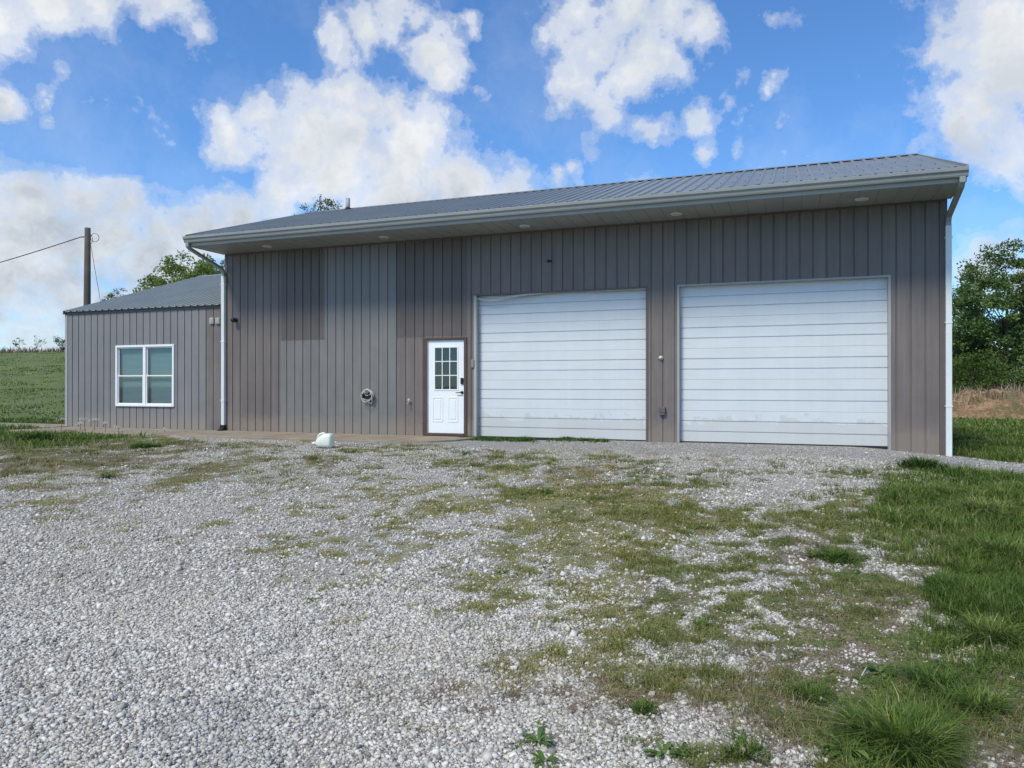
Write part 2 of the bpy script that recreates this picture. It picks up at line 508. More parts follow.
def mk_stone():
    m, t, b = new_mat('limestone_gravel')
    at_ = t.new('ShaderNodeAttribute'); at_.attribute_name = 'tint'
    c = t.ramp(at_.outputs['Fac'], [(0, (.14, .135, .125)), (.22, (.36, .35, .315)), (.6, (.59, .575, .53)), (.85, (.73, .715, .66)), (.97, (.84, .825, .78)), (1, (.52, .43, .34))])
    tc = t.new('ShaderNodeTexCoord').outputs['Object']
    n = t.noise(tc, 150, 3, .6)
    c = t.mix(t.math('MULTIPLY', n, .3), c, (.25, .245, .235))
    lf = t.noise(t.new('ShaderNodeNewGeometry').outputs['Position'], .45, 4, .6)
    c = t.mix(t.ramp(lf, [(.42, 0), (.66, .45)]), c, (.36, .32, .26))
    c = t.mix(t.ramp(lf, [(.30, .45), (.48, 0)]), c, (.24, .245, .25))
    t.l.new(c, b.inputs['Base Color']); b.inputs['Roughness'].default_value = .85; b.inputs['Specular IOR Level'].default_value = .3
    return m


M['stone'] = mk_stone()


def mk_ground():
    m, t, b = new_mat('ground_cover')
    at_ = t.new('ShaderNodeAttribute'); at_.attribute_name = 'mask'
    sep = t.new('ShaderNodeSeparateColor'); t.l.new(at_.outputs['Color'], sep.inputs[0])
    G, Mo, S = sep.outputs[0], sep.outputs[1], sep.outputs[2]
    pos = t.new('ShaderNodeNewGeometry').outputs['Position']
    # gravel: stones of two sizes
    vo = t.new('ShaderNodeTexVoronoi'); t.l.new(pos, vo.inputs['Vector']); vo.inputs['Scale'].default_value = 58
    ve = t.new('ShaderNodeTexVoronoi', feature='DISTANCE_TO_EDGE'); t.l.new(pos, ve.inputs['Vector']); ve.inputs['Scale'].default_value = 58
    sc_ = t.new('ShaderNodeSeparateColor'); t.l.new(vo.outputs['Color'], sc_.inputs[0])
    gc = t.ramp(sc_.outputs[0], [(0, (.15, .145, .135)), (.3, (.36, .35, .32)), (.65, (.56, .545, .50)), (.9, (.72, .705, .66)), (1, (.50, .42, .33))])
    gap = t.ramp(ve.outputs['Distance'], [(0.0, 1), (.12, 0)])
    gc = t.mix(t.math('MULTIPLY', gap, .7), gc, (.12, .115, .11))  # darkens the gaps between stones, crevice shade put into the colour
    big = t.noise(pos, .55, 5, .6); mid = t.noise(pos, 3.2, 5, .65); fine = t.noise(pos, 22, 4, .65)
    # dust and fines between the stones, tan where the lot is worn
    gc = t.mix(t.ramp(t.math('ADD', t.math('MULTIPLY', big, .6), t.math('MULTIPLY', mid, .4)), [(.50, 0), (.68, .6)]), gc, (.36, .33, .29))
    tk = t.new('ShaderNodeAttribute'); tk.attribute_name = 'track'
    gc = t.mix(t.math('MULTIPLY', tk.outputs['Fac'], .55), gc, t.mix(mid, (.30, .27, .23), (.44, .41, .36)))
    # darker blue-grey gravel next to the building
    gc = t.mix(t.math('MULTIPLY', at_.outputs['Alpha'], .55), gc, t.mix(sc_.outputs[1], (.15, .155, .17), (.36, .37, .39)))
    mixn = t.math('MULTIPLY_ADD', mid, .5, t.math('MULTIPLY', fine, .5))
    # moss
    fm = t.ramp(t.math('ADD', Mo, t.math('MULTIPLY_ADD', mixn, 1.1, -.55)), [(.42, 0), (.66, .7)])
    mc = t.mix(fine, (.14, .13, .045), (.34, .31, .13))
    c = t.mix(fm, gc, mc)
    # dry soil and straw
    fs = t.ramp(t.math('ADD', S, t.math('MULTIPLY_ADD', mixn, 1.1, -.55)), [(.42, 0), (.62, .9)])
    c = t.mix(fs, c, t.ramp(t.math('ADD', t.math('MULTIPLY', fine, .6), t.math('MULTIPLY', sc_.outputs[2], .4)), [(.25, (.10, .075, .055)), (.5, (.20, .155, .115)), (.75, (.34, .28, .21))]))
    # grass thatch
    fg = t.ramp(t.math('ADD', G, t.math('MULTIPLY_ADD', mixn, 1.0, -.5)), [(.44, 0), (.62, .92)])
    far = t.noise(pos, .12, 4, .6); far2 = t.noise(pos, .9, 4, .7)
    fx = t.math('MULTIPLY_ADD', far, .55, t.math('MULTIPLY', far2, .45))
    grn = t.ramp(fx, [(.34, (.050, .10, .020)), (.47, (.088, .160, .030)), (.56, (.135, .215, .042)), (.68, (.18, .24, .06))])
    grn = t.mix(t.ramp(fine, [(.35, .5), (.6, 0)]), grn, (.026, .048, .014))
    nearf = t.ramp(t.math('MULTIPLY', t.math('SUBTRACT', 1.0, G), 1.0), [(.0, .25), (.25, .75)])
    grn = t.mix(nearf, grn, t.ramp(t.math('ADD', t.math('MULTIPLY', fine, .55), t.math('MULTIPLY', sc_.outputs[1], .45)), [(.28, (.09, .09, .035)), (.5, (.19, .165, .085)), (.72, (.34, .29, .19))]))
    c = t.mix(fg, c, grn)
    t.l.new(c, b.inputs['Base Color']); b.inputs['Roughness'].default_value = .92; b.inputs['Specular IOR Level'].default_value = .15
    h = t.math('MULTIPLY_ADD', t.ramp(ve.outputs['Distance'], [(0, 0), (.35, 1)]), .6, t.math('MULTIPLY', sc_.outputs[0], .7))
    h = t.math('MULTIPLY_ADD', fine, .6, h)
    bp = t.new('ShaderNodeBump'); bp.inputs['Distance'].default_value = .012; bp.inputs['Strength'].default_value = .9
    t.l.new(h, bp.inputs['Height']); t.l.new(bp.outputs[0], b.inputs['Normal'])
    return m


M['ground'] = mk_ground()


def mk_mound():
    m, t, b = new_mat('dry_clay_mound')
    pos = t.new('ShaderNodeNewGeometry').outputs['Position']
    n = t.noise(pos, 1.2, 6, .7); f = t.noise(pos, 9, 4, .6)
    c = t.ramp(t.math('ADD', t.math('MULTIPLY', n, .6), t.math('MULTIPLY', f, .4)),
               [(.38, (.09, .13, .03)), (.47, (.15, .11, .06)), (.52, (.29, .17, .085)), (.62, (.36, .28, .18))])
    t.l.new(c, b.inputs['Base Color']); b.inputs['Roughness'].default_value = .95
    bp = t.new('ShaderNodeBump'); bp.inputs['Distance'].default_value = .12; t.l.new(f, bp.inputs['Height']); t.l.new(bp.outputs[0], b.inputs['Normal'])
    return m


M['mound'] = mk_mound()

# ------------------------------------------------------------------ ground sheets
xs_core = np.arange(-15, 14.01, 0.055)
grow = 14 + np.cumsum(0.12 * 1.085 ** np.arange(80)); grow = grow[grow < 900]
growl = -15 - np.cumsum(0.12 * 1.085 ** np.arange(80)); growl = growl[growl > -900]
xs = np.concatenate([growl[::-1], xs_core, grow])
ys = [1.9]
while ys[-1] < 24: ys.append(ys[-1] * 1.0105)
while ys[-1] < 900: ys.append(ys[-1] * 1.05)
back = 1.9 - np.cumsum(0.2 * 1.25 ** np.arange(28)); back = back[back > -700]
ys = np.concatenate([back[::-1], np.array(ys)])
GX, GY = np.meshgrid(xs, ys)
GZ = ground_z(GX, GY)
cG, cM, cS, cStrip = cover(GX, GY)
def field(c, n): return np.clip(.5 + (c + unif(n) - 1) * 1.3, 0, 1) * sstep(c, 0, .04)
mG = np.maximum(field(cG, noiseG(GX, GY)), sstep(cG, .94, 1)); mM = field(cM, noiseM(GX, GY)); mS = field(cS, noiseS(GX, GY))
mask = np.stack([mG, mM, mS, cStrip], -1).reshape(-1, 4)
ny, nx = GX.shape
idx = np.arange(nx * ny).reshape(ny, nx)
Q = np.stack([idx[:-1, :-1], idx[:-1, 1:], idx[1:, 1:], idx[1:, :-1]], -1).reshape(-1, 4)
V = np.stack([GX, GY, GZ], -1).reshape(-1, 3)
ground = np_mesh('ground', V, Q, None, M['ground'], None, {'mask': mask, 'track': tracks(GX, GY).ravel()}, True)
tag(ground, 'grassy ground rising to a low hill on the left', 'ground', kind='structure')
# the gravel lot: a sheet 4 mm above the ground wherever stone was spread
lot = (cG < .80) & (front_dist(GX, GY) > -0.8) & (GY > -12) & (GX > -16) & (GX < 13)
lq = (lot[:-1, :-1] & lot[:-1, 1:] & lot[1:, 1:] & lot[1:, :-1]).ravel()
Ql = Q[lq]
used, inv = np.unique(Ql.ravel(), return_inverse=True)
Vl = V[used].copy(); Vl[:, 2] += 0.004
lot_o = np_mesh('gravel_driveway', Vl, inv.reshape(-1, 4), None, M['ground'], None, {'mask': mask[used], 'track': tracks(GX, GY).ravel()[used]}, True)
tag(lot_o, 'grey limestone gravel lot in front of the building', 'gravel driveway', kind='structure')


# ------------------------------------------------------------------ scatter: stones
def rnd_ground(n, y0, y1, power, a0=-.80, a1=.80):
    """random ground points, thinning with distance"""
    a = rng.uniform(a0, a1, n)
    k = 2 - power
    u = rng.random(n)
    if abs(k) < 1e-6: Y = y0 * (y1 / y0) ** u
    else: Y = (y0 ** k + u * (y1 ** k - y0 ** k)) ** (1 / k)
    return a * Y, Y


def stones(n, y0, y1, power, size, strip=False):
    X, Y = rnd_ground(n, y0, y1, power)
    G, Mo, S, St = cover(X, Y)
    gfac = patchy(G, noiseG(X, Y))
    keep = rng.random(n) > np.clip(gfac * .92 + .72 * patchy(Mo, noiseM(X, Y)) + .7 * patchy(S, noiseS(X, Y)), 0, .97)
    keep &= rng.random(n) > .45 * tracks(X, Y)
    keep &= front_dist(X, Y) > 0.06
    inwalk = (front_dist(X, Y) < 1.82) & (along(X, Y) < 8.5)
    keep &= ~inwalk
    X, Y = X[keep], Y[keep]; n = len(X)
    Z = ground_z(X, Y)
    cube = np.array([(-1, -1, -1), (1, -1, -1), (1, 1, -1), (-1, 1, -1), (-1, -1, 1), (1, -1, 1), (1, 1, 1), (-1, 1, 1)], float)
    s = size * (0.5 + rng.gamma(3.0, .18, n)) * np.where(St[keep] > .3, .9, 1.0) * (1 - .3 * patchy(G[keep], noiseG(X, Y)))
    V = cube[None] * 0.5 * (1 + rng.uniform(-.42, .30, (n, 8, 3)))
    V[:, 4:, :2] *= rng.uniform(.45, .95, (n, 1, 1))
    V *= s[:, None, None] * np.stack([rng.uniform(.8, 1.35, n), rng.uniform(.65, 1.1, n), rng.uniform(.4, .8, n)], -1)[:, None, :]
    th = rng.uniform(0, 2 * np.pi, n); c, si = np.cos(th), np.sin(th)
    tx = rng.normal(0, .35, n); ty = rng.normal(0, .35, n)
    x, y, z = V[..., 0], V[..., 1], V[..., 2]
    y, z = y * np.cos(tx)[:, None] - z * np.sin(tx)[:, None], y * np.sin(tx)[:, None] + z * np.cos(tx)[:, None]
    x, z = x * np.cos(ty)[:, None] - z * np.sin(ty)[:, None], x * np.sin(ty)[:, None] + z * np.cos(ty)[:, None]
    x, y = x * c[:, None] - y * si[:, None], x * si[:, None] + y * c[:, None]
    P = np.stack([x + X[:, None], y + Y[:, None], z + (Z + .004 + s * rng.uniform(.0, .28, n))[:, None]], -1)
    fq = np.array([(0, 3, 2, 1), (4, 5, 6, 7), (0, 1, 5, 4), (1, 2, 6, 5), (2, 3, 7, 6), (3, 0, 4, 7)])
    q = (np.arange(n)[:, None, None] * 8 + fq[None]).reshape(-1, 4)
    tint = rng.random(n)
    tint = np.where(St[keep] > .3, tint * .62, tint)
    return P.reshape(-1, 3), q, np.repeat(tint, 8)


def merge(parts):
    Vs, Qs, Ts, At = [], [], [], []; b = 0
    for p in parts:
        if len(p) == 3: v, q, a = p; t = None
        else: v, q, t, a = p
        Vs.append(v); At.append(a)
        if q is not None: Qs.append(q + b)
        if t is not None: Ts.append(t + b)
        b += len(v)
    return np.concatenate(Vs), (np.concatenate(Qs) if Qs else None), (np.concatenate(Ts) if Ts else None), np.concatenate(At)


v, q, t_, a_ = merge([stones(140000, 2.0, 5.5, 0.35, .0136), stones(100000, 5.5, 16, 1.9, .0175), stones(900, 2.2, 8, 1.0, .021)])
o = np_mesh('gravel_stones', v, q, None, M['stone'], None, {'tint': a_})
tag(o, 'loose pale grey crushed stones lying over the lot', 'gravel', kind='stuff')


# ------------------------------------------------------------------ scatter: blades
def blades(X, Y, Z, H, W, lean_az, lean, tint, curl=.5):
    """5-vertex bent blades"""
    n = len(X)
    fa = lean_az + np.pi / 2 + rng.normal(0, .5, n)
    wx, wy = np.cos(fa) * W * .5, np.sin(fa) * W * .5
    dx, dy = np.cos(lean_az), np.sin(lean_az)
    l1 = lean * .35 * H; l2 = lean * H * (1 + curl * lean)
    h1 = H * .55; h2 = H * np.clip(1 - .32 * lean * lean, .25, 1)
    P = np.zeros((n, 5, 3))
    P[:, 0] = np.stack([X - wx, Y - wy, Z - .004], -1); P[:, 1] = np.stack([X + wx, Y + wy, Z - .004], -1)
    P[:, 2] = np.stack([X + dx * l1 + wx * .85, Y + dy * l1 + wy * .85, Z + h1], -1)
    P[:, 3] = np.stack([X + dx * l1 - wx * .85, Y + dy * l1 - wy * .85, Z + h1], -1)
    P[:, 4] = np.stack([X + dx * l2, Y + dy * l2, Z + h2], -1)
    b = np.arange(n)[:, None] * 5
    return P.reshape(-1, 3), b + np.array([[0, 1, 2, 3]]), b + np.array([[3, 2, 4]]), np.repeat(np.clip(tint, 0, 1), 5)


def tufts(n, y0, y1, power, per, H, W, rad, keepf, tintf=None, a0=-.85, a1=.85, lean=.75, wscale=True, pts=None):
    X, Y = pts if pts is not None else rnd_ground(n, y0, y1, power, a0, a1)
    k = keepf(X, Y); X, Y = X[k], Y[k]; n = len(X)
    hs = rng.uniform(.55, 1.3, n) * (.55 + .9 * unif(fbm(X * 1.8, Y * 1.8, 55, 3)))
    ts = rng.normal(0, .16, n) + (tintf(X, Y) if tintf else .4)
    X = np.repeat(X, per); Y = np.repeat(Y, per); hs = np.repeat(hs, per); ts = np.repeat(ts, per)
    m = len(X)
    az = rng.uniform(0, 2 * np.pi, m); rr = rad * np.sqrt(rng.random(m))
    wsc = np.clip(Y / 7.0, .75, 5) if wscale else 1.0
    rr = rr * np.clip(wsc, .8, 3)
    x = X + np.cos(az) * rr; y = Y + np.sin(az) * rr
    az = az + rng.normal(0, .5, m)
    ln = lean * (rr / (rad * np.clip(wsc, .8, 3)) * .45 + rng.random(m) ** 1.6 * 1.1)
    h = H * hs * rng.uniform(.55, 1.15, m)
    z = ground_z(x, y)
    return blades(x, y, z, h, W * wsc * rng.uniform(.7, 1.2, m), az, ln, ts + rng.normal(0, .14, m))


def off_building(X, Y):
    D = front_dist(X, Y); U = along(X, Y)
    inside = (D < .04) & (D > -7.3) & (U > -5.6) & (U < 15.75)
    inside |= (D < .04) & (D > -10.3) & (U > -5.6) & (U < 0.1)
    walk = (D < 1.80) & (D > -.1) & (U > -5.2) & (U < 8.15)
    walk |= (D < .55) & (D > -0.75) & (U <= -5.2) & (U > -30)
    return ~inside & ~walk


def keep_lush(X, Y):
    G, Mo, S, St = cover(X, Y)
    p = sstep(G, .56, .84) * patchy(G, noiseG(X, Y)) * (1 - .75 * patchy(S, noiseS(X, Y)))
    return (St < .05) & (rng.random(len(X)) < p) & off_building(X, Y)


def keep_patch(X, Y):
    G, Mo, S, St = cover(X, Y)
    p = patchy(G, noiseG(X, Y)) * (1 - .5 * sstep(G, .85, 1)) * (1 - .5 * patchy(S, noiseS(X, Y)))
    return (rng.random(len(X)) < p) & off_building(X, Y) & (front_dist(X, Y) > -.5)


def keep_moss(X, Y):
    G, Mo, S, St = cover(X, Y)
    p = patchy(Mo, noiseM(X, Y))
    return (rng.random(len(X)) < p) & off_building(X, Y)


def keep_straw(X, Y):
    G, Mo, S, St = cover(X, Y)
    p = patchy(S, noiseS(X, Y)) * .9 + .03 * (G > .1)
    return (rng.random(len(X)) < p) & off_building(X, Y)


tf = lambda X, Y: .25 + .5 * fbm(X * .8, Y * .8, 90)
v, q, t_, a_ = merge([
    tufts(28000, 2.2, 9, 1.0, 13, .10, .0066, .05, keep_lush, tf, .2, 1.2),
    tufts(13000, 9, 20, 1.3, 10, .12, .0065, .09, keep_lush, tf, .3, 1.2),
    tufts(7000, 14, 24, 1.0, 8, .11, .008, .12, keep_lush, tf, -.95, -.2),
])
o = np_mesh('lawn_grass', v, q, t_, M['grass'], None, {'tint': a_})
tag(o, 'long fresh green grass along the right edge of the lot', 'grass', kind='stuff')
v, q, t_, a_ = merge([
    tufts(26000, 2.2, 8, 1.0, 9, .042, .0038, .045, keep_patch, tf, -.2, .85, lean=1.1),
    tufts(26000, 8, 16.5, 1.0, 7, .045, .0042, .06, keep_patch, tf, -.8, .8, lean=1.1),
])
def keep_clump(X, Y):
    G, Mo, S, St = cover(X, Y)
    return (rng.random(len(X)) < .8 * sstep(G, .06, .5) * (1 - .7 * sstep(G, .8, 1))) & off_building(X, Y) & (St < .1)


cl = [tufts(900, 2.6, 8, 1.0, 60, .042, .0042, .075, keep_clump, lambda X, Y: .22 + 0 * X, -.3, .85, lean=1.1),
      tufts(800, 8, 15.5, 1.0, 55, .055, .0045, .085, keep_clump, lambda X, Y: .12 + 0 * X, -.75, .7, lean=1.0)]
v, q, t_, a_ = merge([(v, q, t_, a_)] + cl)
o = np_mesh('patchy_grass', v, q, t_, M['patch_grass'], None, {'tint': a_})
tag(o, 'short sparse grass patches growing through the gravel', 'grass', kind='stuff')
v, q, t_, a_ = merge([tufts(85000, 2.4, 16, .8, 8, .024, .0062, .045, keep_moss, lambda X, Y: .55 + 0 * X, -.7, .75, lean=1.2)])
o = np_mesh('moss_cover', v, q, t_, M['moss'], None, {'tint': a_})
tag(o, 'yellow green low moss creeping over the gravel', 'ground cover', kind='stuff')
v, q, t_, a_ = merge([tufts(30000, 2.2, 16, 1.1, 5, .045, .0034, .06, keep_straw, lambda X, Y: .5 + 0 * X, -.85, .85, lean=2.2)])
o = np_mesh('dead_grass', v, q, t_, M['straw'], None, {'tint': a_})
tag(o, 'tan dead grass stalks lying flat among the patches', 'dry grass', kind='stuff')


# small broad leaves (clover, plantain) low in the grass
def leaflets(n, y0, y1, power, size, a0, a1):
    X, Y = rnd_ground(n, y0, y1, power, a0, a1)
    G, Mo, S, St = cover(X, Y)
    k = (rng.random(n) < patchy(G, noiseG(X, Y)) * (.25 + .75 * sstep(fbm(X * 1.1, Y * 1.1, 57), .45, .6))) & off_building(X, Y) & (front_dist(X, Y) > -.3) & (St < .05)
    X, Y = X[k], Y[k]; n = len(X); X = np.repeat(X, 3); Y = np.repeat(Y, 3)
    m = len(X); az = rng.uniform(0, 6.3, m); s = size * rng.uniform(.6, 1.4, m) * np.clip(Y / 6, .8, 2.5)
    X = X + np.cos(az) * s; Y = Y + np.sin(az) * s
    z = ground_z(X, Y) + rng.uniform(.008, .045, m)
    dx, dy = np.cos(az), np.sin(az); tl = rng.uniform(-.4, .5, m)
    P = np.stack([np.stack([X - dx * s, Y - dy * s, z], -1), np.stack([X - dy * s * .7, Y + dx * s * .7, z + tl * s], -1),
                  np.stack([X + dx * s, Y + dy * s, z + .4 * s], -1), np.stack([X + dy * s * .7, Y - dx * s * .7, z + tl * s * .5], -1)], 1)
    return P.reshape(-1, 3), np.arange(m * 4).reshape(-1, 4), np.repeat(np.clip(rng.normal(.55, .2, m), 0, 1), 4)


v, q, t_, a_ = merge([leaflets(45000, 2.2, 12, 1.0, .0085, -.3, .9)])
o = np_mesh('clover_leaves', v, q, None, M['weed'], None, {'tint': a_})
tag(o, 'small broad green leaves low among the grass', 'ground cover', kind='stuff')

# far lawns: hill on the left, field behind the right corner
def far_keep(X, Y):
    return (rng.random(len(X)) < sstep(fbm(X * .35, Y * .35, 15), .25, .6)) & off_building(X, Y) & (front_dist(X, Y) < .1)


v, q, t_, a_ = merge([
    tufts(6000, 20, 80, 1.2, 6, .06, .012, .16, far_keep, lambda X, Y: .3 + .6 * fbm(X * .22, Y * .22, 91), -.95, -.5),
    tufts(7000, 14, 40, 1.2, 6, .12, .010, .14, far_keep, lambda X, Y: .3 + .6 * fbm(X * .5, Y * .5, 92), .5, .95),
])
o = np_mesh('field_grass', v, q, t_, M['grass'], None, {'tint': a_})
tag(o, 'green pasture grass on the hill and behind the building', 'grass', kind='stuff')

# ------------------------------------------------------------------ walks
walk = empty('concrete_walk', O, -TH)
mb = MB()
uE = wall_u(462)
pl = [(-5.25, -.024), (-5.25, -1.72), (uE - .55, -1.72), (uE - .1, -1.45), (uE + .25, -.85), (uE + .38, -.30), (uE + .40, -.024)]
n = len(pl)
mb.add([(x, y, -.0) for x, y in pl] + [(x, y, -.22) for x, y in pl],
       [tuple(range(n))] + [(i, i + n, (i + 1) % n + n, (i + 1) % n) for i in range(n)])
ob = mb.build('walk_slab', M['concrete'], walk, bevel=.012)
mb = MB()
for u in np.arange(-3.7, uE - .5, 1.55): mb.box(u - .004, u + .004, -1.70, -.03, .0005, .002)
mb.build('walk_joint', M['dark'], walk)
tag(walk, 'tan concrete walk along the foot of the wall', 'walkway', kind='structure')
side = empty('side_path', O, -TH)
mb = MB()
mb.box(-30, -5.262, -.50, .62, -.2, .015)
mb.build('path_slab', M['concrete'], side, bevel=.012)
tag(side, 'pale concrete path running left from the annex corner', 'path', kind='structure')

# ------------------------------------------------------------------ siding
P = .2286


def siding_cols(u0, u1, phase=0.0):
    """(u, depth) columns: wide flats with narrow grooves, two pencil ribs per flat"""
    cs = [(u0, 0.0)]
    k = math.floor((u0 - phase) / P) - 1
    while True:
        c = phase + k * P
        if c - P > u1: break
        for du, d in ((-.015, 0), (-.0085, .019), (.0085, .019), (.015, 0), (P * .33 - .012, 0), (P * .33, -.0022), (P * .33 + .012, 0),
                      (P * .67 - .012, 0), (P * .67, -.0022), (P * .67 + .012, 0)):
            u = c + du
            if u0 + .002 < u < u1 - .002: cs.append((u, d))
        k += 1
    cs.append((u1, 0.0))
    return sorted(cs)


def add_siding(mb, u0, u1, z0, z1, xf=None, base=-.022):
    """z1 may be a function of u.  xf maps (u, depth, z) to local coordinates"""
    xf = xf or (lambda u, d, z: (u, d, z))
    cs = siding_cols(u0, u1)
    zt = z1 if callable(z1) else (lambda u: z1)
    vs = []
    for u, d in cs:
        vs.append(xf(u, base + d, z0)); vs.append(xf(u, base + d, zt(u)))
    mb.add(vs, [(2 * i, 2 * i + 2, 2 * i + 3, 2 * i + 1) for i in range(len(cs) - 1)])


snap = lambda u: round(u / P) * P
L, WID = 15.62, 7.06
SOF, EAVE, RIDGE = 4.36, 4.555, 6.135
SL = (RIDGE - EAVE) / 4.73
ROOFY = lambda y: EAVE + (y + 1.20) * SL if y <= 3.53 else RIDGE - (y - 3.53) * SL

main = empty('metal_building', O, -TH)
tag(main, 'long taupe metal sided workshop with two white garage doors', 'building')
uA, uB, uC = wall_u(281.5), wall_u(325), wall_u(396.5)
ZS = 2.20
dL, dR = wall_u(423.5), wall_u(467.5)
g1L, g1R, g2L, g2R = wall_u(475), wall_u(644.5), wall_u(678), wall_u(886)
g1R = g1L + 3.73; g2R = g2L + 3.73
GH = 3.06
mb = MB(); B0 = -.4
add_siding(mb, 0, uA, B0, SOF)
add_siding(mb, uC, dL, B0, ZS)
add_siding(mb, dR, g1L, B0, SOF)
add_siding(mb, dL, dR, 2.165, ZS)
add_siding(mb, g1L, g1R, GH, SOF)
add_siding(mb, g1R, g2L, B0, SOF)
add_siding(mb, g2L, g2R, GH, SOF)
add_siding(mb, g2R, L, B0, SOF)
mb.build('wall', M['taupe'], main)
mb = MB()
add_siding(mb, uC, dR, ZS + .004, SOF)
mb.build('siding_panel', M['taupe_dark'], main, 'darker taupe steel panel above the entry door')
mb = MB(); add_siding(mb, uA, uB, ZS + .004, SOF)
mb.build('siding_panel', M['taupe_dark'], main, 'darker taupe upper panel over the grey patch')
mb = MB(); add_siding(mb, uA, uB, B0, ZS)
mb.build('siding_panel', M['grey_siding'], main, 'grey replacement panel in the lower left of the wall')
mb = MB(); add_siding(mb, uB, uC, B0, SOF)
mb.build('siding_panel', M['grey_siding'], main, 'full height grey panel left of the entry door')
for ua_, ub_ in ((uA, uB), (uC, dL)):      # lap seams where old and new sheets meet
    mb = MB(); mb.box(ua_, ub_, -.028, -.0235, ZS - .008, ZS + .010); mb.build('lap_seam', M['trim_taupe'], main)
# other sides of the building
mb = MB()
gab = lambda y: ROOFY(min(max(y, 0), WID)) - .03
add_siding(mb, 0, WID, B0, gab, lambda u, d, z: (L - d, u, z), base=-.0)
add_siding(mb, 0, WID, B0, gab, lambda u, d, z: (d, u, z), base=-.0)
add_siding(mb, 0, L, B0, 5.0, lambda u, d, z: (u, WID - d, z), base=-.0)
mb.build('side_wall', M['taupe'], main)
# corner trims and base
mb = MB()
mb.box(-.012, .075, -.034, -.0225, B0, SOF); mb.build('corner_trim', M['trim_taupe'], main)
mb = MB()
mb.box(L - .085, L + .035, -.036, -.0235, B0, SOF); mb.box(L + .022, L + .035, -.023, .1, B0, SOF); mb.build('corner_trim', M['trim_taupe'], main)
mb = MB(); mb.box(0.08, L - .09, -.034, -.0235, SOF - .045, SOF - .004); mb.build('frieze_trim', M['trim_taupe'], main)
# floor slab closing the inside, coloured dark so the interior looks unlit
mb = MB(); mb.box(.03, L - .03, .12, WID - .05, -.35, -.01); mb.build('floor_slab', M['dark'], main)

# roof
def ribbed_roof(mb, x0, x1, y0, z0, y1, z1, per=P, h=.028, hw=.017, tw=.034):
    cs = [(x0, 0)]
    u = x0 + .06
    while u < x1 - .04:
        cs += [(u - tw, 0), (u - hw, h), (u + hw, h), (u + tw, 0)]; u += per
    cs.append((x1, 0))
    dy, dz = y1 - y0, z1 - z0; ln = math.hypot(dy, dz); nyv, nzv = -dz / ln, dy / ln
    if nzv < 0: nyv, nzv = -nyv, -nzv
    vs = []
    K = 8
    for u, hh in cs:
        for k in range(K + 1):
            f = k / K
            vs.append((u, y0 + dy * f + nyv * hh, z0 + dz * f + nzv * hh))
    fs = [(i * (K + 1) + k, (i + 1) * (K + 1) + k, (i + 1) * (K + 1) + k + 1, i * (K + 1) + k + 1) for i in range(len(cs) - 1) for k in range(K)]
    # underside
    b = len(vs)
    off = -.012
    vs += [(x0, y0 + nyv * off, z0 + nzv * off), (x1, y0 + nyv * off, z0 + nzv * off), (x1, y1 + nyv * off, z1 + nzv * off), (x0, y1 + nyv * off, z1 + nzv * off)]
    fs += [(b, b + 3, b + 2, b + 1)]
    mb.add(vs, fs)


mb = MB()
ribbed_roof(mb, -.06, L + .10, -1.27, EAVE - .023 + .03, 3.53, RIDGE + .03)
ribbed_roof(mb, -.06, L + .10, 8.20, ROOFY(8.20) + .03, 3.53, RIDGE + .03)
roof = mb.build('roof', M['roof'], main)
mb = MB()
mb.prism_x([(3.53 - .16, RIDGE + .002), (3.53 - .16, RIDGE + .012 + .0), (3.53, RIDGE + .068), (3.53 + .16, RIDGE + .012), (3.53 + .16, RIDGE + .002), (3.53, RIDGE + .056)], -.06, L + .10)
mb.build('ridge_cap', M['roof'], roof)
for xa, xb in ((-.072, -.045), (L + .085, L + .112)):
    mb = MB()
    for s_ in (0, 1):
        ya, za = (-1.27, EAVE + .0) if s_ == 0 else (8.20, ROOFY(8.20))
        yb, zb = 3.53, RIDGE
        lo, hi = -.09, .055
        vs = [(x, y, z + d) for x in (xa, xb) for (y, z) in ((ya, za), (yb, zb)) for d in (lo, hi)]
        mb.add(vs, [(0, 1, 3, 2), (4, 6, 7, 5), (0, 4, 5, 1), (2, 3, 7, 6), (1, 5, 7, 3), (0, 2, 6, 4)])
    mb.build('rake_trim', M['gutter'], roof)
# screws along the eave, as one row per roof sheet (a surface pattern of tiny heads)
mb = MB()
x = 0.06 + .115
while x < L:
    for y in (-1.08, .1, 1.5, 2.9):
        z = ROOFY(y) + .031
        mb.box(x - .008, x + .008, y - .008, y + .008, z, z + .009)
    x += P
mb.build('roof_screws', M['dark'], roof)['kind'] = 'stuff'
# vent stack through the ridge
pv = (wall_u(347),)
mb = MB(); X347 = 6.0
# u of the vent: on the front slope just below the ridge
vy = 3.3
best = min((abs(512 + F * loc(u, vy).x / loc(u, vy).y - 347.5), u) for u in np.arange(0, 8, .02))[1]
mb.tube([(best, vy, ROOFY(vy) - .05), (best, vy, ROOFY(vy) + .36)],   .062, 12)
vp = mb.build('vent_stack', M['light_trim'], main)
mb = MB(); mb.lathe([(.11, ROOFY(vy) + .02), (.10, ROOFY(vy) + .04), (.07, ROOFY(vy) + .09), (.066, ROOFY(vy) + .10)], (best, vy, 0), 14)
mb.build('vent_boot', M['dark'], vp)

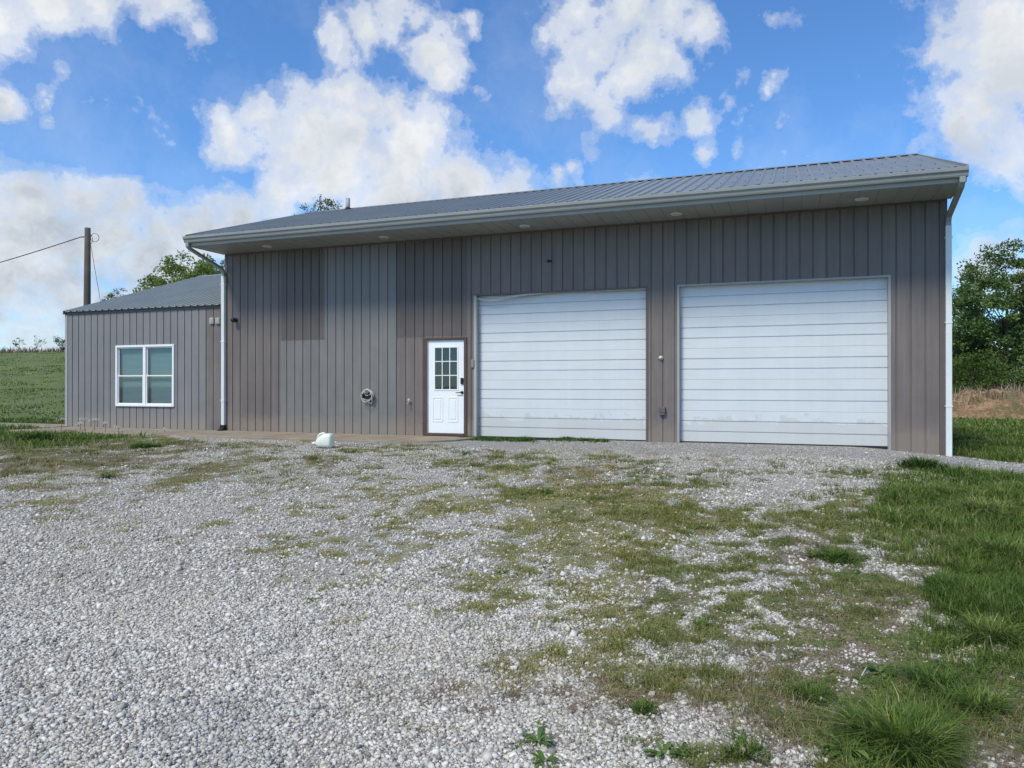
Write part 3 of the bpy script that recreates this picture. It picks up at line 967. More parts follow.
# soffit, fascia, gutter
mb = MB()
cs = []
x = -.045
vs = []; fs = []
xs_ = []
while x < L + .085:
    xs_ += [(x, 0), (x + .285, 0), (x + .288, .008), (x + .300, .008)]
    x += .303
xs_ = [c for c in xs_ if c[0] < L + .085] + [(L + .085, 0)]
for u, d in xs_: vs += [(u, -1.20, SOF + d), (u, -.02, SOF + d)]
fs = [(2 * i, 2 * i + 1, 2 * i + 3, 2 * i + 2) for i in range(len(xs_) - 1)]
mb.add(vs, fs)
sof = mb.build('soffit', M['soffit'], main)
for px in (267, 384, 525, 677, 862):
    bu = min((abs(512 + F * loc(u, -.55).x / loc(u, -.55).y - px), u) for u in np.arange(0, L, .02))[1]
    mb = MB(); mb.lathe([(.0, SOF - .012), (.075, SOF - .014), (.082, SOF - .006)], (bu, -.55, 0), 20)
    li = mb.build('soffit_light', M['lens'], sof)
    mb = MB(); mb.lathe([(.082, SOF - .004), (.088, SOF - .018), (.108, SOF - .014), (.112, SOF - .002)], (bu, -.55, 0), 24)
    mb.build('trim_ring', M['window_white'], sof)
for xa in (-.045, L + .082):
    mb = MB()
    poly = [(-1.20, SOF - .01), (-.02, SOF - .01), (-.02, ROOFY(0) - .01), (-1.20, EAVE - .005)]
    mb.prism_x(poly, xa, xa + .006); mb.build('eave_end_cap', M['fascia'], main)
mb = MB(); mb.prism_x([(-1.225, SOF - .012), (-1.20, SOF - .012), (-1.20, EAVE - .01), (-1.225, EAVE - .01)], -.05, L + .09)
mb.box(-.05, L + .09, -1.20, -1.185, SOF - .012, SOF - .006)
mb.build('fascia', M['fascia'], main)
gp = [(-1.227, 4.545), (-1.227, 4.415), (-1.30, 4.415), (-1.312, 4.44), (-1.320, 4.475), (-1.348, 4.505), (-1.353, 4.545), (-1.353, 4.558), (-1.343, 4.558), (-1.343, 4.547), (-1.338, 4.51), (-1.31, 4.48), (-1.30, 4.43), (-1.237, 4.425), (-1.237, 4.545)]
mb = MB(); mb.prism_x(gp, -.06, L + .10)
mb.prism_x([(-1.237, 4.545), (-1.237, 4.425), (-1.30, 4.43), (-1.31, 4.48), (-1.338, 4.51), (-1.343, 4.547)], -.058, -.05)
mb.prism_x([(-1.237, 4.545), (-1.237, 4.425), (-1.30, 4.43), (-1.31, 4.48), (-1.338, 4.51), (-1.343, 4.547)], L + .09, L + .098)
mb.build('gutter', M['gutter'], main)


def spout(u_top, u_wall, zdiag, zbot, label, boot):
    mb = MB()
    pts = [(u_top, -1.275, 4.42), (u_top, -1.275, 4.345), (u_top + (u_wall - u_top) * .06, -1.20, 4.29), (u_wall, -.125, zdiag + .05), (u_wall, -.072, zdiag - .04), (u_wall, -.072, zdiag - .15)]
    mb.tube(pts, 0, rect=(.082, .062))
    d = mb.build('downspout', M['gutter'], main, label)
    mb = MB()
    mb.tube([(u_wall, -.072, zdiag - .12), (u_wall, -.072, 2.6), (u_wall, -.072, zbot)], 0, rect=(.090, .068))
    # stiffening ribs pressed along the pipe
    for dx in (-.028, 0, .028): mb.box(u_wall + dx - .006, u_wall + dx + .006, -.110, -.1055, zbot + .02, zdiag - .14)
    mb.build('spout_pipe', M['white_spout'], d)
    for z in (zdiag - .32, 2.2, .75):
        mb = MB(); mb.box(u_wall - .056, u_wall + .056, -.1125, -.02, z - .012, z + .012); mb.build('strap', M['white_spout'], d)
    if boot:
        mb = MB(); mb.box(u_wall - .062, u_wall + .062, -.125, -.028, -.02, .14)
        mb.add([(u_wall - .062, -.125, .07), (u_wall + .062, -.125, .07), (u_wall + .062, -.24, -.005), (u_wall - .062, -.24, -.005), (u_wall - .062, -.125, -.005), (u_wall + .062, -.125, -.005)],
               [(0, 1, 2, 3), (0, 3, 4), (1, 5, 2)])
        mb.build('spout_boot', M['black'], d)
    return d


spout(.02, -.015, 3.93, .05, 'white downspout at the left corner with a black boot', True)
spout(L + .02, L + .045, 4.0, -.32, 'white downspout at the right corner', False)

# garage doors
SH = 3.04 / 5


def door_section_mesh(width):
    mb = MB()
    # profile bottom to top: (z, y) grooves at thirds and a tight joint at the ends
    pr = [(0.001, .006), (.004, .0)]
    for c in (SH / 3, 2 * SH / 3):
        pr += [(c - .014, 0.0), (c - .008, .016), (c + .002, .018), (c + .010, .0)]
    pr += [(SH - .004, 0), (SH - .001, .005)]
    vs = []
    for z, y in pr: vs += [(0, y, z), (width, y, z)]
    fs = [(2 * i, 2 * i + 1, 2 * i + 3, 2 * i + 2) for i in range(len(pr) - 1)]
    b = len(vs)
    vs += [(0, .045, .002), (width, .045, .002), (width, .045, SH - .002), (0, .045, SH - .002)]
    fs += [(b, b + 3, b + 2, b + 1), (0, b, b + 1, 1), (2 * len(pr) - 2, 2 * len(pr) - 1, b + 2, b + 3)]
    mb.add(vs, fs)
    return mb


DY = .115
gdoors = []
first_sec = None
for gi, (gl, gr) in enumerate(((g1L, g1R), (g2L, g2R))):
    gd = empty('garage_door', (gl + .03, DY, 0)); gd.parent = main
    gd['label'] = ('white sectional garage door next to the entry door' if gi == 0 else 'white sectional garage door nearest the right corner')
    w = gr - gl - .06
    for k in range(5):
        if first_sec is None:
            sec = door_section_mesh(w).build('door_section', M['door_white'], gd); first_sec = sec
        else:
            sec = first_sec.copy(); col.objects.link(sec); sec.parent = gd
        sec.location = (0, 0, .012 + k * SH)
    mb = MB(); mb.box(0, w, .0, .04, -.025, .0115); mb.build('bottom_seal', M['dark'], gd)
    mb = MB()
    if gi == 0:      # loose, wavy top seal
        N = 26; vs = []
        for i in range(N + 1):
            f = i / N
            sag = .075 * math.exp(-((f - .10) / .09) ** 2) + .03 * math.sin(f * 9) * (1 - f) + .05 * max(0, .55 - f)
            zc = 3.045 - sag
            vs += [(f * (w + .03), -.112 - .02 * math.sin(f * 7), zc - .018), (f * (w + .03), -.114 - .02 * math.sin(f * 7), zc + .018), (f * (w + .03), -.100 - .02 * math.sin(f * 7), zc + .018), (f * (w + .03), -.098 - .02 * math.sin(f * 7), zc - .018)]
        mb.add(vs, [(4 * i + j, 4 * i + (j + 1) % 4, 4 * i + 4 + (j + 1) % 4, 4 * i + 4 + j) for i in range(N) for j in range(4)])
        mb.build('top_seal', M['rubber_pale'], gd)
    fr = MB()
    z0 = -.06
    # jambs and head lining the opening
    fr.box(gl - .001, gl + .030, -.018, DY + .05, z0, GH); fr.box(gr - .030, gr + .001, -.018, DY + .05, z0, GH)
    fr.box(gl + .030, gr - .030, -.018, DY + .05, GH - .012, GH + .001)
    # face trim
    tw = .045
    fr.box(gl - .012, gl + .030, -.033, -.0185, z0, GH + .02); fr.box(gr - .030, gr + .012, -.033, -.0185, z0, GH + .02)
    fr.box(gl + .030, gr - .030, -.033, -.0185, GH - .012, GH + .02)
    fr.build('door_frame', M['light_trim'] if gi else M['trim_taupe'], gd).location = (-(gl + .03), -DY, 0)
    if gi == 0:
        mb = MB(); mb.box(gl + .0305, gl + .05, -.036, DY - .004, z0, GH - .02); mb.box(gl - .014, gl + .05, -.040, -.0365, z0, GH - .01)
        mb.build('side_jamb', M['fascia'], gd).location = (-(gl + .03), -DY, 0)
    # dark board behind the door, standing in for the shaded gap above
    mb = MB(); mb.box(gl + .03, gr - .03, DY + .06, DY + .08, 2.9, SOF - .2); o_ = mb.build('gap_shade_board', M['dark'], gd); o_.location = (-(gl + .03), -DY, 0)
# small keypad on the left jamb of the first door
kx, kz = wall_u(473.5), wall_z(473.5, 363.7)
mb = MB(); mb.box(kx - .035, kx + .035, -.066, -.034, kz - .085, kz + .085)
kp = mb.build('keypad', M['grey_box'], main, bevel=.008)

# entry door
du0, du1 = wall_u(428.2), wall_u(463.2)
du1 = du0 + .87
mb = MB()
mb.box(dL, du0 - .012, -.048, .09, .012, 2.165); mb.box(du1 + .012, dR, -.048, .09, .012, 2.165)
mb.box(du0 - .012, du1 + .012, -.048, .09, 2.112, 2.165); mb.box(du0 - .012, du1 + .012, -.060, .09, .012, .058)
mb.build('door_frame', M['brown_frame'], main, 'reddish brown steel door frame', bevel=.004)
mb = MB()
mb.box(du0 - .012, du0 + .002, -.036, .07, .058, 2.112); mb.build('door_jamb', M['light_trim'], main)
lu0, lu1 = wall_u(435), wall_u(457.6)
lz0, lz1 = wall_z(446, 389.4), wall_z(446, 347.4)
z0, z1 = .066, 2.106
door = MB()
fy, by = -.006, .036
a0_, a1_ = du0 + .004, du1 - .004
door.box(a0_, lu0, fy, by, z0, z1); door.box(lu1, a1_, fy, by, z0, z1)
door.box(lu0, lu1, fy, by, z0, lz0); door.box(lu0, lu1, fy, by, lz1, z1)
dr = door.build('entry_door', M['entry_white'], main, 'white entry door with nine small panes over two raised panels')
# lite frame and muntins
mb = MB(); t_ = .022
mb.box(lu0 - t_, lu0 + .006, fy - .010, fy - .0015, lz0 - t_, lz1 + t_); mb.box(lu1 - .006, lu1 + t_, fy - .010, fy - .0015, lz0 - t_, lz1 + t_)
mb.box(lu0 + .006, lu1 - .006, fy - .010, fy - .0015, lz0 - t_, lz0 + .006); mb.box(lu0 + .006, lu1 - .006, fy - .010, fy - .0015, lz1 - .006, lz1 + t_)
for k in (1, 2):
    u = lu0 + (lu1 - lu0) * k / 3; mb.box(u - .009, u + .009, fy - .008, fy + .004, lz0 + .006, lz1 - .006)
    z = lz0 + (lz1 - lz0) * k / 3
    for j in range(3):
        ua = lu0 + (lu1 - lu0) * j / 3 + (.009 if j else .006); ub = lu0 + (lu1 - lu0) * (j + 1) / 3 - (.009 if j < 2 else .006)
        mb.box(ua, ub, fy - .0075, fy + .0035, z - .009, z + .009)
mb.build('muntin_grid', M['entry_white'], dr)
mb = MB()
for j in range(3):
    for k in range(3):
        ua, ub = lu0 + (lu1 - lu0) * j / 3 + .003, lu0 + (lu1 - lu0) * (j + 1) / 3 - .003
        za, zb = lz0 + (lz1 - lz0) * k / 3 + .003, lz0 + (lz1 - lz0) * (k + 1) / 3 - .003
        mb.box(ua, ub, fy + .008, fy + .012, za, zb)
mb.build('door_glass', M['glass'], dr)
# two raised lower panels: moulding ring and field
for (pa, pb) in ((432.6, 443.2), (448.0, 458.2)):
    ua, ub = wall_u(pa), wall_u(pb); za, zb = .31, .86
    mb = MB()
    for (x0, x1, zz0, zz1) in ((ua, ub, za, za + .028), (ua, ub, zb - .028, zb), (ua, ua + .028, za + .028, zb - .028), (ub - .028, ub, za + .028, zb - .028)):
        mb.box(x0, x1, fy - .007, fy - .001, zz0, zz1)
    mb.box(ua + .055, ub - .055, fy - .006, fy - .001, za + .055, zb - .055)
    mb.build('raised_panel', M['entry_white'], dr, bevel=.0025)
hx = wall_u(460.8)
mb = MB(); kz = wall_z(462, 380.6); mb.box(hx + .005, hx + .068, -.036, fy - .001, kz - .075, kz + .06); mb.build('deadbolt', M['black'], dr, bevel=.006)
mb = MB(); kz = wall_z(461, 392.4)
mb.lathe([(.032, fy - .001), (.032, fy - .014), (.012, fy - .018), (.012, fy - .05)], (hx + .035, 0, kz), 14, 'y')
mb.tube([(hx + .037, -.052, kz), (hx - .02, -.054, kz - .002), (hx - .10, -.050, kz - .010)], [.011, .010, .008], 8)
mb.build('door_handle', M['black'], dr)
for z in (.35, 1.1, 1.85):
    mb = MB(); mb.tube([(du0 + .001, -.014, z - .05), (du0 + .001, -.014, z + .05)], .007, 8); mb.build('hinge', M['grey_box'], dr)

# small fittings on the wall
cx, cz = wall_u(236.7), wall_z(236.7, 320)
mb = MB(); mb.lathe([(.055, -.022), (.055, -.045), (.03, -.05)], (cx, 0, cz), 14, 'y'); mb.box(cx - .02, cx + .02, -.12, -.04, cz - .01, cz + .03)
cam_ = mb.build('security_light', M['black'], main)
mb = MB(); mb.lathe([(.01, -.20), (.05, -.18), (.06, -.13), (.05, -.10), (.01, -.09)], (cx + .015, 0, cz - .01), 14, 'y'); mb.build('lamp_head', M['black'], cam_)
bx_, bz_ = wall_u(662.5), wall_z(662.5, 411)
mb = MB(); mb.box(bx_ - .055, bx_ + .055, -.085, -.023, bz_ - .07, bz_ + .065)
ob = mb.build('outlet_box', M['grey_box'], main, bevel=.008)
mb = MB(); mb.add([(bx_ - .065, -.023, bz_ + .085), (bx_ + .065, -.023, bz_ + .085), (bx_ + .065, -.11, bz_ + .055), (bx_ - .065, -.11, bz_ + .055), (bx_ - .065, -.11, bz_ - .02), (bx_ + .065, -.11, bz_ - .02)],
                 [(0, 1, 2, 3), (3, 2, 5, 4)]); mb.build('box_cover', M['trim_taupe'], ob)
lx_, lz_ = wall_u(661), wall_z(661, 358)
mb = MB(); mb.lathe([(.045, -.023), (.045, -.035), (.022, -.05), (.02, -.075), (.0, -.08)], (lx_, 0, lz_), 14, 'y'); mb.build('bell_button', M['lens'], main)
mb = MB(); mb.add([(lx_ - .05, -.0235, lz_ - .03), (lx_ + .05, -.0235, lz_ - .03), (lx_, -.0235, lz_ + .09), (lx_ - .05, -.034, lz_ - .03), (lx_ + .05, -.034, lz_ - .03), (lx_, -.034, lz_ + .09)], [(3, 4, 5), (0, 3, 5, 2), (1, 2, 5, 4), (0, 1, 4, 3)])
mb.build('bell_plate', M['trim_taupe'], main)
hx_, hz_ = wall_u(550), wall_z(550, 261.5)
mb = MB(); mb.box(hx_ - .05, hx_ + .05, -.05, -.023, hz_ - .02, hz_ + .025); mb.tube([(hx_, -.045, hz_), (hx_, -.12, hz_ - .01), (hx_ + .005, -.13, hz_ + .035)], .009, 6); mb.build('wall_hook', M['black'], main)
sx_, sz_ = wall_u(410.5), wall_z(410.5, 402)
mb = MB(); mb.lathe([(.035, -.022), (.035, -.03), (.014, -.034), (.014, -.09)], (sx_, 0, sz_), 12, 'y')
mb.tube([(sx_, -.08, sz_), (sx_, -.11, sz_ - .01), (sx_, -.12, sz_ - .055)], .013, 8)
sp = mb.build('spigot', M['light_trim'], main)
mb = MB(); mb.lathe([(.03, -.075), (.034, -.082), (.03, -.09)], (sx_, 0, sz_ + .045), 10, 'y'); mb.box(sx_ - .006, sx_ + .006, -.086, -.078, sz_, sz_ + .045); mb.build('spigot_handle', M['beige_box'], sp)

# hose coiled on a hanger
hp = empty('garden_hose', loc(wall_u(369.6), -.022, wall_z(369.6, 395.4)), -TH)
tag(hp, 'pale coiled hose hanging on the grey siding left of the white entry door', 'hose')
mb = MB(); mb.box(-.10, .10, -.03, 0, -.05, .045); mb.tube([(-.11, -.12, -.045), (-.05, -.13, .035), (.05, -.13, .035), (.11, -.12, -.045)], .012, 6); mb.box(-.02, .02, -.13, -.02, .0, .03); mb.box(-.12, .12, -.10, -.03, -.07, .03)
mb.build('hose_hanger', M['black'], hp)
for k, (r1, r2, ox, oz) in enumerate(((.10, .085, -.01, .055), (.13, .10, .015, .03), (.115, .125, -.015, .02), (.15, .12, .02, .01), (.09, .07, .03, .07), (.14, .145, .0, -.005))):
    mb = MB(); pts = []
    for i in range(29):
        t = 2 * math.pi * i / 28
        pinch = 1 - .38 * max(0, math.cos(t)) ** 2
        pts.append((ox + r1 * math.sin(t) * pinch, -.045 - .017 * k + .014 * math.sin(t * 2 + k), oz + r2 * math.cos(t)))
    mb.tube(pts, .0085, 7, caps=False); mb.build('hose_loop', M['hose'], hp)
mb = MB(); mb.tube([(.12, -.09, -.05), (.135, -.08, -.14), (.10, -.05, -.18), (.03, -.04, -.17)], .0105, 7); mb.tube([(.03, -.04, -.17), (.0, -.04, -.172)], .016, 8); mb.build('hose_end', M['hose'], hp)

# ------------------------------------------------------------------ annex
uX = wall_u(67)
AL = -uX - .012
annex = empty('annex_building', loc(uX, 0, 0), -TH)
tag(annex, 'low violet grey metal sided annex with one white window', 'building')
AW, AE = 10.0, 3.09
wu0, wu1 = wall_u(117) - uX, wall_u(175.3) - uX
wz0, wz1 = wall_z(144, 406.4), wall_z(144, 345)
mb = MB()
ua = round((AL - 1.05) / P) * P
add_siding(mb, 0, wu0, B0, AE); add_siding(mb, wu0, wu1, B0, wz0); add_siding(mb, wu0, wu1, wz1, AE); add_siding(mb, wu1, ua + 2 * P, B0, AE)
mb.build('wall', M['annex'], annex)
mb = MB(); add_siding(mb, ua + 2 * P, AL, B0, AE)
mb.build('siding_panel', M['annex_brown'], annex, 'browner siding strip beside the white downspout')
mb = MB()
ASL = .33
arf = lambda y: AE + .03 + (min(y, AW - y)) * ASL - .03
add_siding(mb, 0, AW, B0, arf, lambda u, d, z: (d, u, z), base=0)
add_siding(mb, 7.1, AW, B0, arf, lambda u, d, z: (AL - d, u, z), base=0)
add_siding(mb, 0, AL, B0, AE, lambda u, d, z: (u, AW - d, z), base=0)
mb.build('side_wall', M['annex'], annex)
mb = MB(); mb.box(-.03, .055, -.036, -.0235, B0, AE); mb.box(-.03, -.019, -.0235, .08, B0, AE); mb.build('corner_trim', M['light_trim'], annex)
mb = MB(); mb.box(-.035, AL, -.040, -.0235, AE - .055, AE + .01); mb.build('eave_trim', M['trim_taupe'], annex)
mb = MB(); ribbed_roof(mb, -.03, AL, -.10, AE + .02, AW / 2, AE + .02 + ASL * 5.1); ribbed_roof(mb, -.03, AL, AW + .1, AE + .02, AW / 2, AE + .02 + ASL * 5.1)
ar = mb.build('roof', M['annex_roof'], annex)
mb = MB(); zr = AE + .02 + ASL * 5.1; mb.prism_x([(4.85, zr - .03), (4.85, zr - .018), (5, zr + .03), (5.15, zr - .018), (5.15, zr - .03), (5, zr + .02)], -.07, AL); mb.build('ridge_cap', M['annex_roof'], ar)
mb = MB()
vs = [(x, y, z + d) for x in (-.042, -.022) for (y, z) in ((-.10, AE + .02), (5.0, zr)) for d in (-.07, .03)]
mb.add(vs, [(0, 1, 3, 2), (4, 6, 7, 5), (0, 4, 5, 1), (2, 3, 7, 6), (1, 5, 7, 3), (0, 2, 6, 4)])
vs = [(x, y, z + d) for x in (-.042, -.022) for (y, z) in ((AW + .10, AE + .02), (5.0, zr)) for d in (-.07, .03)]
mb.add(vs, [(0, 1, 3, 2), (4, 6, 7, 5), (0, 4, 5, 1), (2, 3, 7, 6), (1, 5, 7, 3), (0, 2, 6, 4)])
mb.build('rake_trim', M['annex_roof'], ar)
# window
wf = MB(); t_ = .055
wf.box(wu0, wu0 + t_, -.055, .05, wz0, wz1); wf.box(wu1 - t_, wu1, -.055, .05, wz0, wz1)
wf.box(wu0 + t_, wu1 - t_, -.055, .05, wz1 - t_, wz1); wf.box(wu0 + t_, wu1 - t_, -.065, .05, wz0, wz0 + t_)
um = (wu0 + wu1) / 2
wf.box(um - .045, um + .045, -.05, .05, wz0 + t_, wz1 - t_)
win = wf.build('window', M['window_white'], annex, 'white vinyl double window with closed blinds', bevel=.005)
for (a, b_) in ((wu0 + t_, um - .045), (um + .045, wu1 - t_)):
    zm = (wz0 + wz1) / 2
    for (za, zb, yy) in ((wz0 + t_, zm + .015, -.030), (zm - .015, wz1 - t_, -.004)):
        s_ = MB(); q_ = .03
        s_.box(a + .001, a + q_, yy, yy + .022, za + .001, zb - .001); s_.box(b_ - q_, b_ - .001, yy, yy + .022, za + .001, zb - .001)
        s_.box(a + q_, b_ - q_, yy, yy + .022, za + .001, za + q_); s_.box(a + q_, b_ - q_, yy, yy + .022, zb - q_, zb - .001)
        s_.build('sash', M['window_white'], win)
        g_ = MB(); g_.box(a + q_, b_ - q_, yy + .009, yy + .013, za + q_, zb - q_); g_.build('pane', M['glass'], win)
    bl = MB()
    z = wz0 + t_ + .02
    while z < wz1 - t_ - .02:
        bl.add([(a + .01, .070, z - .017), (b_ - .01, .070, z - .017), (b_ - .01, .090, z + .017), (a + .01, .090, z + .017)], [(0, 1, 2, 3)]); z += .031
    bl.build('window_blind', M['blind'], win)
# two pale boxes under the eave beside the downspout
for i, px in enumerate((213, 219)):
    bu = wall_u(px) - uX; bz = wall_z(px, 321)
    mb = MB(); mb.box(bu - .062, bu + .062, -.07, -.0235, bz - .075, bz + .075)
    bb = mb.build('junction_box', M['beige_box'], annex, bevel=.008)
    mb = MB(); mb.box(bu - .04, bu + .04, -.078, -.071, bz - .05, bz + .05); mb.build('box_lid', M['light_trim'], bb)

# ------------------------------------------------------------------ white jug lying at the edge of the walk
jx, jy = pix_ground(324, 448.5)
jg = empty('plastic_jug', (jx, jy, gz(jx, jy)), R(-12))
tag(jg, 'white plastic jug lying on its side at the walk edge', 'jug')
mb = MB()
secs = [(-.19, .022, .022, .085), (-.165, .024, .024, .085), (-.155, .045, .045, .09), (-.12, .085, .08, .105), (-.06, .115, .105, .12), (.0, .118, .125, .135), (.07, .118, .135, .140), (.13, .115, .135, .140), (.165, .105, .125, .138), (.178, .07, .09, .138)]
N = 20; vs = []
for (x, ry, rz, zc) in secs:
    for k in range(N):
        t = 2 * math.pi * k / N
        cs_, sn_ = math.cos(t), math.sin(t)
        e = .62 if x > -.1 else 1.0
        vs.append((x, math.copysign(abs(cs_) ** e, cs_) * ry, zc + math.copysign(abs(sn_) ** e, sn_) * rz - .01 * math.sin(x * 40) * 0))
m_ = len(secs)
mb.add(vs, [(i * N + j, i * N + (j + 1) % N, (i + 1) * N + (j + 1) % N, (i + 1) * N + j) for i in range(m_ - 1) for j in range(N)] + [tuple(range(N))[::-1], tuple(range((m_ - 1) * N, m_ * N))], True)
mb.build('jug_body', M['jug'], jg)
mb = MB(); mb.tube([(-.135, 0, .165), (-.115, 0, .225), (-.075, 0, .262), (-.015, 0, .275), (.03, 0, .262)], [.015, .017, .018, .018, .02], 8); mb.build('handle', M['jug'], jg)
mb = MB(); mb.lathe([(.029, -.222), (.031, -.20), (.031, -.188)], (0, 0, .085), 14, 'x'); mb.build('cap', M['window_white'], jg)

# ------------------------------------------------------------------ utility pole, line, guy
px_, pY = (87 - 512) / F * 35, 35.0
zg = gz(px_, pY)
pole = empty('utility_pole', (px_, pY, zg))
tag(pole, 'dark weathered wooden utility pole standing behind the annex', 'utility pole')
hgt = 8.58 - zg
mb = MB(); mb.tube([(0, 0, -.3), (0, 0, hgt * .5), (0.02, 0, hgt)], [.185, .155, .125], 12); mb.build('pole_shaft', M['pole_wood'], pole)
mb = MB(); mb.lathe([(.03, -.28), (.045, -.25), (.03, -.22), (.045, -.19), (.025, -.15), (.025, -.1)], (0, 0, hgt - .42), 10, 'x'); mb.build('insulator', M['grey_box'], pole)
mb = MB()
pts = [(.33 + .2 * math.cos(t), .05, hgt - .45 + .2 * math.sin(t)) for t in np.linspace(0, 2 * math.pi, 20)]
mb.tube(pts, .012, 5, caps=False); mb.tube([(.12, .03, hgt - .3), (.2, .03, hgt - .35), (.25, .03, hgt - .6), (.12, .03, hgt - .8)], .012, 5); mb.build('cable_loop', M['wire'], pole)
P0 = Vector((px_ - .27, pY, zg + hgt - .42)); P1 = Vector((-80, 62, 7.4))
mb = MB(); pts = []
for i in range(41):
    f = i / 40; p = P0.lerp(P1, f); p.z -= 4 * 2.1 * f * (1 - f); pts.append(p)
mb.tube(pts, .022, 5); o = mb.build('power_line', M['wire'], None)
tag(o, 'black overhead line sagging from the pole top towards the left', 'power line')
mb = MB(); e_ = Vector((px_ + 1.75, pY - .6, gz(px_ + 1.75, pY - .6) - .05)); mb.tube([Vector((px_ + .13, pY, zg + hgt - .6)), e_], .011, 5); o = mb.build('guy_wire', M['wire'], None)
tag(o, 'thin slack guy wire running down from the pole behind the annex roof', 'guy wire')


# ------------------------------------------------------------------ trees
def leaf_quads(C, size, flat=.5):
    n = len(C)
    a = rng.normal(0, 1, (n, 3)); a /= np.linalg.norm(a, axis=1, keepdims=True)
    b = rng.normal(0, 1, (n, 3)); b -= a * (a * b).sum(1, keepdims=True); b /= np.linalg.norm(b, axis=1, keepdims=True)
    s = size * rng.uniform(.6, 1.3, (n, 1))
    P = np.stack([C - a * s * .5, C + b * s * .28, C + a * s * .5, C - b * s * .28], 1)
    return P.reshape(-1, 3), np.arange(n * 4).reshape(-1, 4)


def make_tree(name, label, cat, X, Y, height, crown, nclump, leaf, size, mat, trunk_r, spread=.5, group=None, low=.25, seed=0, cshape=None, gap=0.0, nlimb=7):
    """tapered trunk with limbs out to the clumps, and a crown of leaf clumps around the limb tips"""
    global rng
    rng = np.random.default_rng(seed)
    zg = gz(X, Y)
    root = empty(name, (X, Y, zg)); tag(root, label, cat, group)
    rx, rz = crown; cz = height - rz
    tips = []
    for i in range(nclump):
        d = rng.normal(0, 1, 3); d /= np.linalg.norm(d)
        r = rng.uniform(.25, 1.0) ** .5
        if gap: r = rng.uniform(.55, 1.0)
        p = np.array([d[0] * rx * r, d[1] * rx * r, cz + d[2] * rz * r])
        # ragged outline
        k = .82 + .32 * vnoise(np.array([d[0] * 2.5 + seed]), np.array([d[2] * 2.5 + d[1]]), seed)[0]
        p[:2] *= k; p[2] = cz + (p[2] - cz) * k
        if p[2] < height * low * .6: p[2] = height * low * .6 + rng.uniform(0, .3)
        tips.append(p)
    tips = np.array(tips)
    tb = MB()
    bend = rng.normal(0, .03, 2)
    spine = [(bend[0] * z * z / height, bend[1] * z * z / height, z) for z in np.linspace(-.1, height * .82, 8)]
    tb.tube(spine, [trunk_r * (1 - .88 * i / 7) for i in range(8)], 8)
    order = rng.permutation(nclump)
    for i in order[:min(nclump, nlimb * 6)]:
        p = tips[i]; zb = np.clip(p[2] - np.hypot(p[0], p[1]) * .8, height * .12, height * .78)
        bx = bend * zb * zb / height
        q0 = Vector((bx[0], bx[1], zb)); q1 = Vector(p)
        mid = q0.lerp(q1, .5) + Vector((rng.normal(0, .1), rng.normal(0, .1), .12 * (q1 - q0).length * rng.uniform(-.3, 1)))
        r0 = trunk_r * .32 * (1 - zb / height) + .012
        tb.tube([q0, mid, q1], [r0, r0 * .55, .006 + r0 * .12], 5)
    tb.build('trunk', M['bark'], root)
    C = []; T = []
    for p in tips:
        k = int(leaf * rng.uniform(.5, 1.4))
        cr = spread * rng.uniform(.6, 1.35)
        d = rng.normal(0, 1, (k, 3)); d /= np.maximum(np.linalg.norm(d, axis=1, keepdims=True), .2)
        rr = rng.random((k, 1)) ** .55
        c = p + d * rr * cr * np.array([1, 1, .75])
        C.append(c); T.append(np.clip(rng.normal(.45, .17, k) + rng.normal(0, .12), 0, 1))
    C = np.concatenate(C); T = np.concatenate(T)
    C = C[C[:, 2] > .03]; T = T[:len(C)]
    v, q = leaf_quads(C, size)
    np_mesh('crown', v, q, None, mat, root, {'tint': np.repeat(T, 4)})
    return root


def place(px, Y): return (px - 512) / F * Y


G1 = 'trees beyond the building'
make_tree('broadleaf_tree', 'tall dense dark green tree behind the right corner with a rounded ragged top', 'tree', place(1006, 40), 40, 8.75, (3.5, 4.2), 260, 150, .17, M['dark_leaf'], .2, .62, G1, seed=3, low=.1)
make_tree('broadleaf_tree', 'dark green tree at the right edge of the picture, cut by the frame', 'tree', place(1068, 42), 42, 8.3, (3.3, 4.0), 220, 130, .18, M['dark_leaf'], .2, .62, G1, seed=5, low=.1)
make_tree('broadleaf_tree', 'light green spring tree rising above the annex roof', 'tree', place(205, 46), 46, 9.3 - gz(place(205, 46), 46), (3.6, 3.6), 230, 130, .17, M['spring_leaf'], .2, .5, G1, seed=8)
make_tree('broadleaf_tree', 'light green tree low on the left of its taller neighbour above the annex roof', 'tree', place(172, 52), 52, 8.75 - gz(place(172, 52), 52), (3.2, 2.6), 150, 120, .18, M['spring_leaf'], .15, .45, G1, seed=9)
make_tree('thin_tree', 'thin budding tree top peeking over the main ridge beside the vent stack', 'tree', place(325, 30), 30, 8.95 - gz(place(325, 30), 30), (1.25, 1.5), 120, 34, .085, M['bud_leaf'], .11, .22, G1, seed=12)
make_tree('thin_tree', 'small budding tree top over the annex roof right of the utility pole', 'tree', place(115, 60), 60, 9.1 - gz(place(115, 60), 60), (1.2, 1.5), 70, 30, .12, M['bud_leaf'], .08, .28, G1, seed=13)
G2 = 'bushes behind the dirt mound'
make_tree('bush', 'yellow green bush left of the dark tree beyond the dirt mound', 'bush', place(972, 35), 35, 3.25, (1.75, 1.6), 85, 90, .12, M['bush_leaf'], .05, .38, G2, seed=21, low=.05)
make_tree('bush', 'yellow green bush tucked against the right corner downspout', 'bush', place(948, 37), 37, 3.0, (1.3, 1.4), 55, 80, .12, M['bush_leaf'], .05, .36, G2, seed=22, low=.05)
